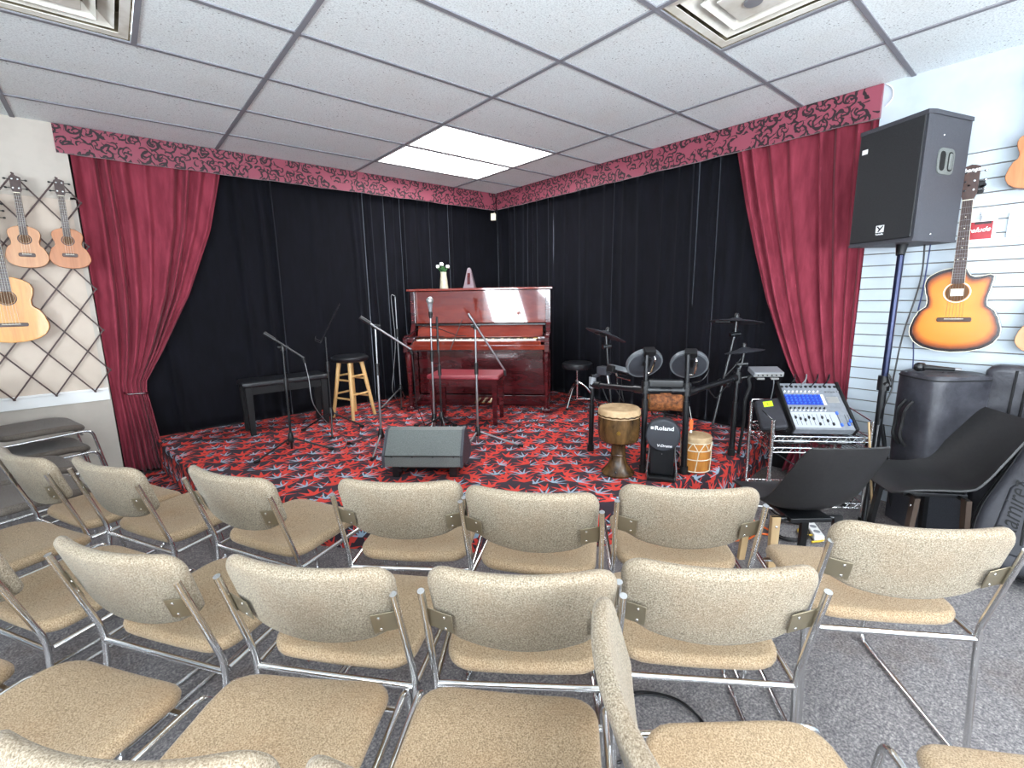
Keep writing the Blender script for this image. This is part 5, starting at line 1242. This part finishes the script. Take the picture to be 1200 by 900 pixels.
    for s in (-1, 1):
        for k in range(pegs):
            y = yt_ + head * (0.28 + 0.50 * k / max(1, pegs - 1)); bm = NB(); cyl(bm, (s * hw_ * 0.9, y, -0.006), (s * (hw_ + 0.022), y, -0.006), 0.0025, n=8)
            sphere(bm, (s * (hw_ + 0.026), y, -0.006), 0.0085, (1, 0.8, 0.55), 10); pg = obj('tuning_peg', bm, M['chrome'] if burst else M['black'], hs)
            if not slot: bm = NB(); cyl(bm, (s * hw_ * 0.55, y, 0.002), (s * hw_ * 0.55, y, 0.008), 0.005, n=10); obj('peg_post', bm, M['chrome'], pg)
    for k in range(nstr):
        x = (k / (nstr - 1) - 0.5); bm = NB(); cyl(bm, (x * br_w * 0.48, br_y + 0.004, 0.0125), (x * nw * 0.75, yt_, 0.0125), 0.0006 if L > 0.4 else 0.0005, n=5); obj('string', bm, M['steel'] if burst else M['cream'], t)
    return t, hs
def on_right(y, z_, x=3.86, roll=0.0): return Matrix(((0, 0, -1, x), (-1, 0, 0, y), (0, 1, 0, z_), (0, 0, 0, 1))) @ rotz(roll)
def on_left(x, z_, y=4.86, roll=0.0): return Matrix(((1, 0, 0, x), (0, 0, -1, y), (0, 1, 0, z_), (0, 0, 0, 1))) @ rotz(roll)
t, hs = guitar('acoustic_guitar', 'sunburst cutaway acoustic guitar hanging on the white slatted wall', 'guitar', 'guitars on the slatted wall', on_right(0.435, 1.074, 3.848, 0.026), 0.50, 0.405, 0.30, 0.262, 0.085, 0.375, 0.195, 0.048, 'burst', 'burst', 0.355, 0.052, 0.195, 0.155, 6, True, True)
text('lettering', 'Ibanez', 0.030, tr(0, 0.50 + 0.375 + 0.165, 0.0035), M['white_paint'], hs, 0.0006, shear=0.25, bold=0.0006)
guitar('ukulele', 'pale wood ukulele cut by the right edge high on the slatted wall', 'ukulele', 'guitars on the slatted wall', on_right(0.205, 1.975, 3.86, 0.0), 0.30, 0.235, 0.185, 0.155, 0.07, 0.20, 0.11, 0.036, 'uke_brown', 'uke_side', 0.205, 0.028, 0.10, 0.09, 4, pegs=2)
guitar('ukulele', 'brown ukulele barely showing at the right edge beside the sunburst guitar', 'ukulele', 'guitars on the slatted wall', on_right(0.055, 1.085, 3.86, 0.0), 0.31, 0.245, 0.19, 0.16, 0.07, 0.22, 0.12, 0.036, 'uke_pale', 'uke_side', 0.215, 0.029, 0.10, 0.09, 4, pegs=2)
guitar('ukulele', 'pale tan ukulele hanging on the lattice, the left of the two small ones', 'ukulele', 'guitars on the left wall', on_left(-0.392, 1.709, 4.785, -0.025), 0.285, 0.218, 0.165, 0.14, 0.065, 0.215, 0.115, 0.036, 'uke_pale', 'uke_side', 0.195, 0.027, 0.088, 0.085, 4, pegs=2)
guitar('ukulele', 'browner tan ukulele hanging on the lattice next to the red curtain', 'ukulele', 'guitars on the left wall', on_left(-0.169, 1.709, 4.785, -0.02), 0.285, 0.225, 0.170, 0.145, 0.065, 0.22, 0.115, 0.036, 'uke_brown', 'uke_side', 0.198, 0.027, 0.095, 0.085, 4, pegs=2)
guitar('classical_guitar', 'golden classical guitar at the left edge hanging below the ukuleles', 'guitar', 'guitars on the left wall', on_left(-0.536, 1.192, 4.765, -0.01), 0.455, 0.375, 0.275, 0.235, 0.09, 0.34, 0.18, 0.052, 'spruce', 'uke_side', 0.31, 0.042, 0.125, 0.17, 6, pegs=3, slot=True)
def hanger(label, p, d):
    t = thing('guitar_hanger', label, 'hanger', p); d = Vector(d); s = Vector((-d.y, d.x, 0))
    bm = NB(); Mx = Matrix(((s.x, 0, d.x, 0), (s.y, 0, d.y, 0), (0, 1, 0, 0), (0, 0, 0, 1))); pillow(bm, rrect(0.05, 0.075, 0.008, 3), 0.008, 0.003, Mx @ tr(0, 0, 0.006)); obj('plate', bm, M['black'], t)
    for k in (-1, 1): bm = NB(); tube(bm, fillet([s * k * 0.008 + d * 0.005, s * k * 0.032 + d * 0.04, s * k * 0.032 + d * 0.10], 0.02), 0.006, 8); obj('prong', bm, M['rubber'], t)
hanger('black wall hanger with two prongs holding the sunburst guitar', (3.945, 0.432, 2.03), (-1, 0, 0))
hanger('black wall hanger behind the ukulele at the top right', (3.945, 0.205, 2.49), (-1, 0, 0))
hanger('black wall hanger of the lower right ukulele, hidden past the frame edge', (3.945, 0.055, 1.62), (-1, 0, 0))
# string packets on the slatted wall
def packet(label, y0, y1, z0, z1, x, cols, word):
    t = thing('string_packet', label, 'packet', (x, (y0 + y1) / 2, z0)); w_ = y1 - y0; h = z1 - z0
    Mx = Matrix(((0, 0, -1, 0), (-1, 0, 0, 0), (0, 1, 0, 0), (0, 0, 0, 1)))
    bm = NB(); box(bm, (0, h / 2, -0.006), (w_, h, 0.010), Mx, 0.002); obj('sleeve', bm, M[cols[0]], t)
    if word:
        bm = NB(); box(bm, (-0.006, h * 0.52, 0.0), (w_ * 0.86, h * 0.76, 0.002), Mx); c_ = obj('printed_card', bm, M['redpack'], t, 0)
        bm = NB(); box(bm, (0.012, h * 0.84, 0.0014), (w_ * 0.50, h * 0.10, 0.0012), Mx); obj('printed_band', bm, M['blackprint'], c_, 0)
        text('lettering', word, 0.037, Mx @ tr(-0.012, h * 0.54, 0.0015) @ rotz(0.05), M['white_paint'], c_, 0.0006, shear=0.35, bold=0.0006)
    else:
        bm = NB(); box(bm, (0, h * 0.45, 0.0), (w_ * 0.8, h * 0.6, 0.002), Mx); c_ = obj('printed_card', bm, M['silver'], t, 0)
    bm = NB(); tube(bm, fillet([V(0.03, 0, h + 0.02), V(-0.05, 0, h + 0.02), V(-0.05, 0, h + 0.035)], 0.01), 0.0022, 6); tube(bm, [V(0, 0, h - 0.01), V(0, 0, h + 0.02)], 0.004, 6); obj('hook', bm, M['steel'], t)
packet('red and black string packet reading Prelude beside the sunburst guitar neck', 0.330, 0.470, 1.715, 1.845, 3.935, ('clear',), 'Prelude')
packet('clear silvery string packet at the right edge of the slatted wall', 0.14, 0.287, 1.735, 1.868, 3.935, ('clear',), None)
# board and expanding lattice on the left wall
t = thing('display_board', 'cream framed board fixed to the left wall behind the lattice', 'board', (-0.79, 4.93, 0))
bm = NB(); box(bm, (-0.005, -0.010, 1.505), (1.39, 0.02, 1.43)); obj('panel', bm, M['panel'], t, 0)
bm = NB()
box(bm, (0.69, -0.013, 1.505), (0.03, 0.026, 1.45)); box(bm, (-0.70, -0.013, 1.505), (0.03, 0.026, 1.45)); box(bm, (0, -0.013, 2.222), (1.41, 0.026, 0.016)); obj('frame', bm, M['wall_warm'], t, 0)
bm = NB(); box(bm, (-0.005, -0.020, 0.785), (1.41, 0.04, 0.016), bev=0.003); box(bm, (-0.005, -0.010, 0.735), (1.41, 0.02, 0.085), bev=0.003); obj('ledge', bm, M['white'], t)
t = thing('lattice_rack', 'dark expanding wooden lattice rack hung across the left wall', 'rack', (-0.612, 4.868, 0.778))
hx, hz = 0.1105, 0.157
for k in range(-8, 9):
    for s in (-1, 1):
        # slat through node (k*2*hx, 0) going up at slope s
        pts = []
        x0 = k * 2 * hx; n0, n1 = 0, 10
        if s > 0: lo = max(0, math.ceil((-0.80 - x0) / hx)); hi = min(10, math.floor((0.554 - x0) / hx))
        else: lo = max(0, math.ceil((x0 - 0.60) / hx)); hi = min(10, math.floor((x0 + 0.80) / hx))
        if hi - lo < 1: continue
        a = V(x0 + s * lo * hx, 0.008 * s, lo * hz); b = V(x0 + s * hi * hx, 0.008 * s, hi * hz); d = (b - a); L = d.length; d.normalize()
        Mx = Matrix.Translation((a + b) / 2) @ Matrix(((d.x, 0, -d.z, 0), (0, 1, 0, 0), (d.z, 0, d.x, 0), (0, 0, 0, 1)))
        bm = NB(); box(bm, (0, 0, 0), (L + 0.02, 0.006, 0.010), Mx, 0.001, 1); obj('slat', bm, M['lattice'], t)
for i in range(-6, 6):
    for j in range(0, 11):
        x = i * hx
        if (i + j) % 2 or not -0.75 < x < 0.56 or j > 2: continue
        bm = NB(); cyl(bm, (x, 0.012, j * hz), (x, -0.03 if j % 2 == 0 else -0.014, j * hz), 0.006, n=8); obj('peg', bm, M['lattice'], t)

# ------------------------------------------------------------------ covered speaker, gig bags, lounge chairs, cables
ca = -0.72
t = thing('covered_loudspeaker', 'tall loudspeaker under a black nylon slip cover against the slatted wall', 'loudspeaker', (3.712, 0.43, 0), ca)
bm = NB(); box(bm, (0, 0, 0.24), (0.28, 0.24, 0.48), bev=0.01); obj('cabinet', bm, M['cabinet'], t)
rg = random.Random(9)
def cov(u, v):
    a = 2 * PI * u; z_ = 0.34 + 0.62 * v; k = 5.0; w_, d_ = 0.178, 0.150; c, s = math.cos(a), math.sin(a); r = (abs(c / w_) ** k + abs(s / d_) ** k) ** (-1 / k)
    r *= 0.955 + 0.045 * min(1, v * 1.6) + 0.010 * math.sin(a * 3 + z_ * 14) * (1 - v) + 0.008 * math.sin(a * 5 - z_ * 9 + 1) - 0.02 * max(0, (v - 0.97) / 0.03)
    return V(r * c, r * s, z_ - 0.035 * (1 - v) * math.sin(a * 2 + 0.7))
bm = NB(); N_, K_ = 64, 26
rings = [[bm.verts.new(cov(i / N_, j / K_)) for i in range(N_)] for j in range(K_ + 1)]
for a, b in zip(rings, rings[1:]): ring_faces(bm, a, b)
prev = rings[-1]
for s in (0.94, 0.7, 0.4, 0.1):
    cur = [bm.verts.new(V(v.co.x * s, v.co.y * s, 0.965 + 0.004 * math.sin(i * 0.6 + s * 9))) for i, v in enumerate(rings[-1])]; ring_faces(bm, prev, cur); prev = cur
bm.faces.new(prev); inn = [bm.verts.new(v.co * 0.985 + V(0, 0, 0.006)) for v in rings[0]]; ring_faces(bm, inn, rings[0]); bm.faces.new(list(reversed(inn)))
cv = obj('slip_cover', bm, M['nylon'], t, 60)
bm = NB(); tube(bm, [cov(i / 48, 0.965) * 1.0 + V(0, 0, 0) for i in range(48)], 0.0045, 6, True); obj('piping', bm, M['black_matte'], cv)
for k in range(2): bm = NB(); tube(bm, smooth_pts([(-0.185, -0.03 + k * .05, 0.80), (-0.215, -0.02 + k * .05, 0.74), (-0.205, 0.0 + k * .05, 0.66), (-0.225, -0.02 + k * .05, 0.58), (-0.185, -0.02 + k * .05, 0.52)], 6), 0.010, 6); obj('side_strap', bm, M['black_matte'], cv)
pm_ = Vector((3.64, 0.47, 0.988)); t = thing('microphone', 'black microphone lying on top of the covered loudspeaker', 'microphone', pm_, -0.95)
bm = NB(); sphere(bm, (-0.075, 0, 0.012), 0.027, (1, 1, 1), 16); obj('grille_ball', bm, M['black_metal'], t)
bm = NB(); cyl(bm, (-0.06, 0, 0.012), (0.10, 0, 0.0), 0.017, 0.011); cyl(bm, (-0.062, 0, 0.012), (-0.05, 0, 0.012), 0.026, 0.024); obj('handle', bm, M['black'], t)
bm = NB(); cyl(bm, (0.10, 0, 0), (0.135, 0, -0.002), 0.010); obj('plug', bm, M['steel'], t)
t = thing('gig_bag', 'black padded gig bag standing upright against the slatted wall at the right edge', 'bag', (3.855, 0.085, 0.0), 0.0)
Mx = Matrix(((0, 0, -1, 0), (-1, 0, 0, 0), (0, 1, 0, 0), (0, 0, 0, 1)))
bm = NB(); pillow(bm, resample(rrect(0.36, 1.02, 0.05, 6, 0.0, 0.512), 80), 0.12, 0.035, Mx @ tr(0, 0, 0.03), lambda q: V(q.x * (0.93 + 0.07 * min(1, q.y)), q.y, q.z + 0.006 * math.sin(q.y * 17) * math.sin(q.x * 11))); bg = obj('shell', bm, M['nylon'], t, 60)
for dx in (-0.055, -0.01): bm = NB(); tube(bm, smooth_pts([Mx @ V(dx, 1.0, 0.093), Mx @ V(dx - 0.006, 0.7, 0.096), Mx @ V(dx, 0.3, 0.094)], 8), 0.006, 6); obj('zip', bm, M['black_matte'], bg)
bm = NB(); pillow(bm, rrect(0.03, 0.05, 0.008, 3, 0.045, 0.80), 0.012, 0.004, Mx @ tr(0, 0, 0.098)); obj('label_patch', bm, M['silver'], bg)
bm = NB(); tube(bm, fillet([Mx @ V(0.02, 0.62, 0.09), Mx @ V(0.02, 0.60, 0.13), Mx @ V(0.02, 0.40, 0.13), Mx @ V(0.02, 0.38, 0.09)], 0.03), 0.014, 8); obj('grip', bm, M['black_matte'], bg)
# guitar gig bag leaning back, lettering embossed along its length
GN = Vector((-0.85, -0.05, 0.53)).normalized(); GU = Vector((0.53, -0.06, 0.85)); GU = (GU - GN * GU.dot(GN)).normalized(); GXx = GU.cross(GN)
MG = Matrix(((GXx.x, GU.x, GN.x, 3.19), (GXx.y, GU.y, GN.y, -0.045), (GXx.z, GU.z, GN.z, 0.0), (0, 0, 0, 1)))
t = thing('guitar_gig_bag', 'black padded guitar bag with embossed script lettering leaning at the right edge', 'bag', mat=tr(0, 0, 0.062) @ MG)
ol = [(-0.10, 0.0), (-0.19, 0.035), (-0.235, 0.12), (-0.235, 0.28), (-0.205, 0.42), (-0.16, 0.62), (-0.11, 0.86), (-0.085, 1.02), (0.085, 1.02), (0.11, 0.86), (0.16, 0.62), (0.205, 0.42), (0.235, 0.28), (0.235, 0.12), (0.19, 0.035), (0.10, 0.0)]
ol = [(p.x, p.y) for p in smooth_pts([(a, b, 0) for a, b in ol], 5, True)]
bm = NB(); pillow(bm, resample(ol, 90), 0.13, 0.045, tr(0, 0, 0.0)); bg = obj('shell', bm, M['nylon_dark'], t, 60)
bm = NB(); tube(bm, [(p[0], p[1], 0.044) for p in resample(inset_outline(ol, 0.010), 80)], 0.0055, 6, True); tube(bm, [(p[0], p[1], -0.01) for p in resample(inset_outline(ol, -0.004), 80)], 0.006, 6, True); obj('piping', bm, M['black_matte'], bg)
bm = NB(); pillow(bm, resample([(-0.17, 0.08), (0.17, 0.08), (0.15, 0.42), (0.06, 0.52), (-0.06, 0.52), (-0.15, 0.42)], 60), 0.03, 0.013, tr(0, 0, 0.06)); pk = obj('front_pocket', bm, M['nylon_dark'], bg)
text('lettering', 'Ramirez', 0.105, tr(-0.118, 0.30, 0.0755) @ rotz(PI / 2), M['black_matte'], pk, 0.002, shear=0.35, sx=0.85)
bm = NB(); tube(bm, smooth_pts([(-0.06, 0.14, 0.077), (-0.07, 0.30, 0.077), (-0.05, 0.46, 0.077)], 8), 0.005, 6); obj('flourish', bm, M['black_matte'], pk)

def lounge(name, label, mat, wf, wb):
    t = thing(name, label, 'chair', mat=mat, group='black shell lounge chairs')
    prof_ = smooth_pts([(0, 0.27, 0.405), (0, 0.20, 0.420), (0, 0.08, 0.412), (0, -0.03, 0.405), (0, -0.11, 0.425), (0, -0.17, 0.485), (0, -0.225, 0.58), (0, -0.28, 0.69), (0, -0.33, 0.80)], 5)
    n_ = len(prof_) - 1
    def f(u, v):
        p = prof_[int(round(v * n_))]; x = u * 2 - 1; w_ = wf + (wb - wf) * max(0, (v - 0.45) / 0.55)
        e = 1.0
        if v < 0.16: e = 0.80 + 0.20 * math.sin(PI / 2 * v / 0.16)
        if v > 0.90: e = 0.90 + 0.10 * math.cos(PI / 2 * (v - 0.90) / 0.10)
        cup = 0.055 * abs(x) ** 2.4 * math.sin(PI * min(1, max(0, v * 0.95 + 0.02)))
        q = Vector((x * w_ / 2 * e, p.y, p.z))
        k0 = prof_[max(0, int(round(v * n_)) - 1)]; k1 = prof_[min(n_, int(round(v * n_)) + 1)]; tg = (k1 - k0).normalized(); nn = Vector((0, tg.z, -tg.y)); nn = nn if nn.z > 0 or nn.y > 0 else -nn
        return q + nn * cup
    bm = NB(); sheet(bm, f, 24, n_, 0.009); obj('shell', bm, M['shell'], t, 60)
    bm = NB(); box(bm, (0, 0.02, 0.375), (0.20, 0.30, 0.022), bev=0.004); cyl(bm, (-0.17, 0.14, 0.37), (0.17, 0.14, 0.37), 0.012); cyl(bm, (-0.17, -0.09, 0.37), (0.17, -0.09, 0.37), 0.012); obj('under_frame', bm, M['black_metal'], t)
    for sx in (-1, 1):
        for y0_, y1_ in ((0.14, 0.17), (-0.09, -0.11)):
            bm = NB(); a = V(sx * 0.15, y0_, 0.38); b = V(sx * 0.165, y1_, 0.0); d = (b - a)
            for v in box(bm, (0, 0, 0.5), (0.042, 0.026, 1.0), None, 0.003).verts: v.co = a + d * (1 - v.co.z) + V(v.co.x * (0.8 + 0.2 * v.co.z), v.co.y, 0)
            lg = obj('leg', bm, M['ply'] if sx < 0 else M['black'], t)
            bm = NB(); sphere(bm, a.lerp(b, 0.12) + V(0, 0.014 * (-1 if y0_ < 0 else 1), 0), 0.007); obj('bolt', bm, M['chrome'], lg)
    return t
lc = lounge('lounge_chair', 'black shell lounge chair seen from behind, in front of the wire rack', chair_mat(2.50, 0.765, 50), 0.45, 0.36)
lc2 = dup(lc, 'lounge_chair', 'black shell lounge chair seen from its side, in front of the gig bags', chair_mat(3.295, 0.38, 129))
M['walnut'] = wood('dark_walnut', (52, 40, 32), (76, 60, 48), 0.45, (14, 14, 2))
for c_ in lc2.children:
    if c_.name.startswith('leg') and c_.data.materials[0] is M['ply']: c_.material_slots[0].link = 'OBJECT'; c_.material_slots[0].material = M['walnut']
# cables on the floor
def loops(name, label, c, r, n, mat, seed, cr=0.004, z0=0.006):
    rg = random.Random(seed); pts = []
    for k in range(n * 10): a = k * PI / 5; rr = r * (1 + rg.uniform(-0.12, 0.12)); pts.append((c[0] + rr * math.cos(a) + rg.uniform(-.01, .01), c[1] + rr * 0.8 * math.sin(a) + rg.uniform(-.01, .01), z0 + rg.uniform(0, 0.010) + 0.0012 * k / 3))
    return cable(name, label, pts, mat, cr, 4)
pts = [(1.00, 0.90, .006), (1.18, 0.88, .006), (1.30, 0.85, .007), (1.375, 0.74, .009), (1.36, 0.64, .007), (1.27, 0.60, .006), (1.17, 0.64, .006), (1.12, 0.75, .008), (1.17, 0.86, .014), (1.29, 0.83, .016), (1.365, 0.72, .016), (1.345, 0.60, .008), (1.25, 0.575, .012), (1.15, 0.62, .012), (1.05, 0.72, .006), (0.95, 0.78, .006)]
cable('coiled_cable', 'black cable coiled loosely on the carpet under the middle row chair', pts, M['black'], 0.0042)
loops('coiled_cable', 'black cable coil on the floor behind the nearer lounge chair', (2.98, 0.93), 0.13, 4, M['black'], 2)
loops('coiled_cable', 'dark cable coil on the floor under the wire rack', (3.30, 1.02), 0.15, 3, M['black_matte'], 3)
cable('cable', 'orange cable curling on the floor at the foot of the stage', [(2.55, 1.18, .006), (2.70, 1.07, .006), (2.82, 1.05, .006), (2.88, 0.98, .012), (2.93, 1.10, .02), (3.02, 1.18, .006)], M['orange'], 0.006)
cable('cable', 'white cable arching over the floor between stage and wire rack', [(2.78, 1.25, .006), (2.90, 1.20, .05), (3.0, 1.17, .09), (3.08, 1.05, .08), (3.12, 0.98, .008)], M['white'], 0.005)
cable('cable', 'yellow cable lying in the tangle under the lounge chair back', [(2.95, 0.80, .008), (3.02, 0.76, .014), (3.10, 0.82, .02), (3.05, 0.90, .015), (2.98, 0.86, .02), (3.04, 0.78, .03)], M['yellow'], 0.006)
cable('cable', 'red cable lying behind the lounge chair back near the wall', [(3.05, 0.62, .008), (3.15, 0.60, .014), (3.25, 0.66, .010), (3.32, 0.78, .008)], M['orange'], 0.005)
cable('cable', 'black cable sagging across the gathered red curtain under the rack', [(3.55, 1.25, .30), (3.60, 1.1, .22), (3.62, 0.95, .23), (3.66, 0.82, .32)], M['black'], 0.005)
t = thing('power_strip', 'white multi-socket power strip on the floor under the wire rack', 'power strip', (3.12, 0.86, 0), 0.6)
bm = NB(); box(bm, (0, 0, 0.022), (0.30, 0.055, 0.040), bev=0.006); obj('casing', bm, M['white'], t)
for k in range(4): bm = NB(); cyl(bm, (-0.10 + k * 0.065, 0, 0.041), (-0.10 + k * 0.065, 0, 0.0435), 0.018); obj('socket', bm, M['grey_plastic'], t)
# corner sensor and small hook at the end of the pelmet
t = thing('motion_sensor', 'small beige box in the stage corner just under the pelmet', 'sensor', (3.80, 4.80, 2.40), math.radians(-45) )
bm = NB(); box(bm, (0, 0, 0.03), (0.065, 0.04, 0.085), bev=0.006); obj('casing', bm, M['beige'], t)
bm = NB(); box(bm, (0, -0.020, 0.02), (0.04, 0.008, 0.03), bev=0.003); obj('lens', bm, M['white'], t)
bm = NB(); cyl(bm, (0, 0.02, 0.06), (0, 0.12, 0.10), 0.008); obj('bracket', bm, M['beige'], t)
cable('wire_loop', 'white wire loop on the wall at the right end of the pelmet', [(3.945, 0.935, 2.735), (3.940, 0.90, 2.70), (3.938, 0.893, 2.64), (3.942, 0.925, 2.60)], M['white'], 0.0035)
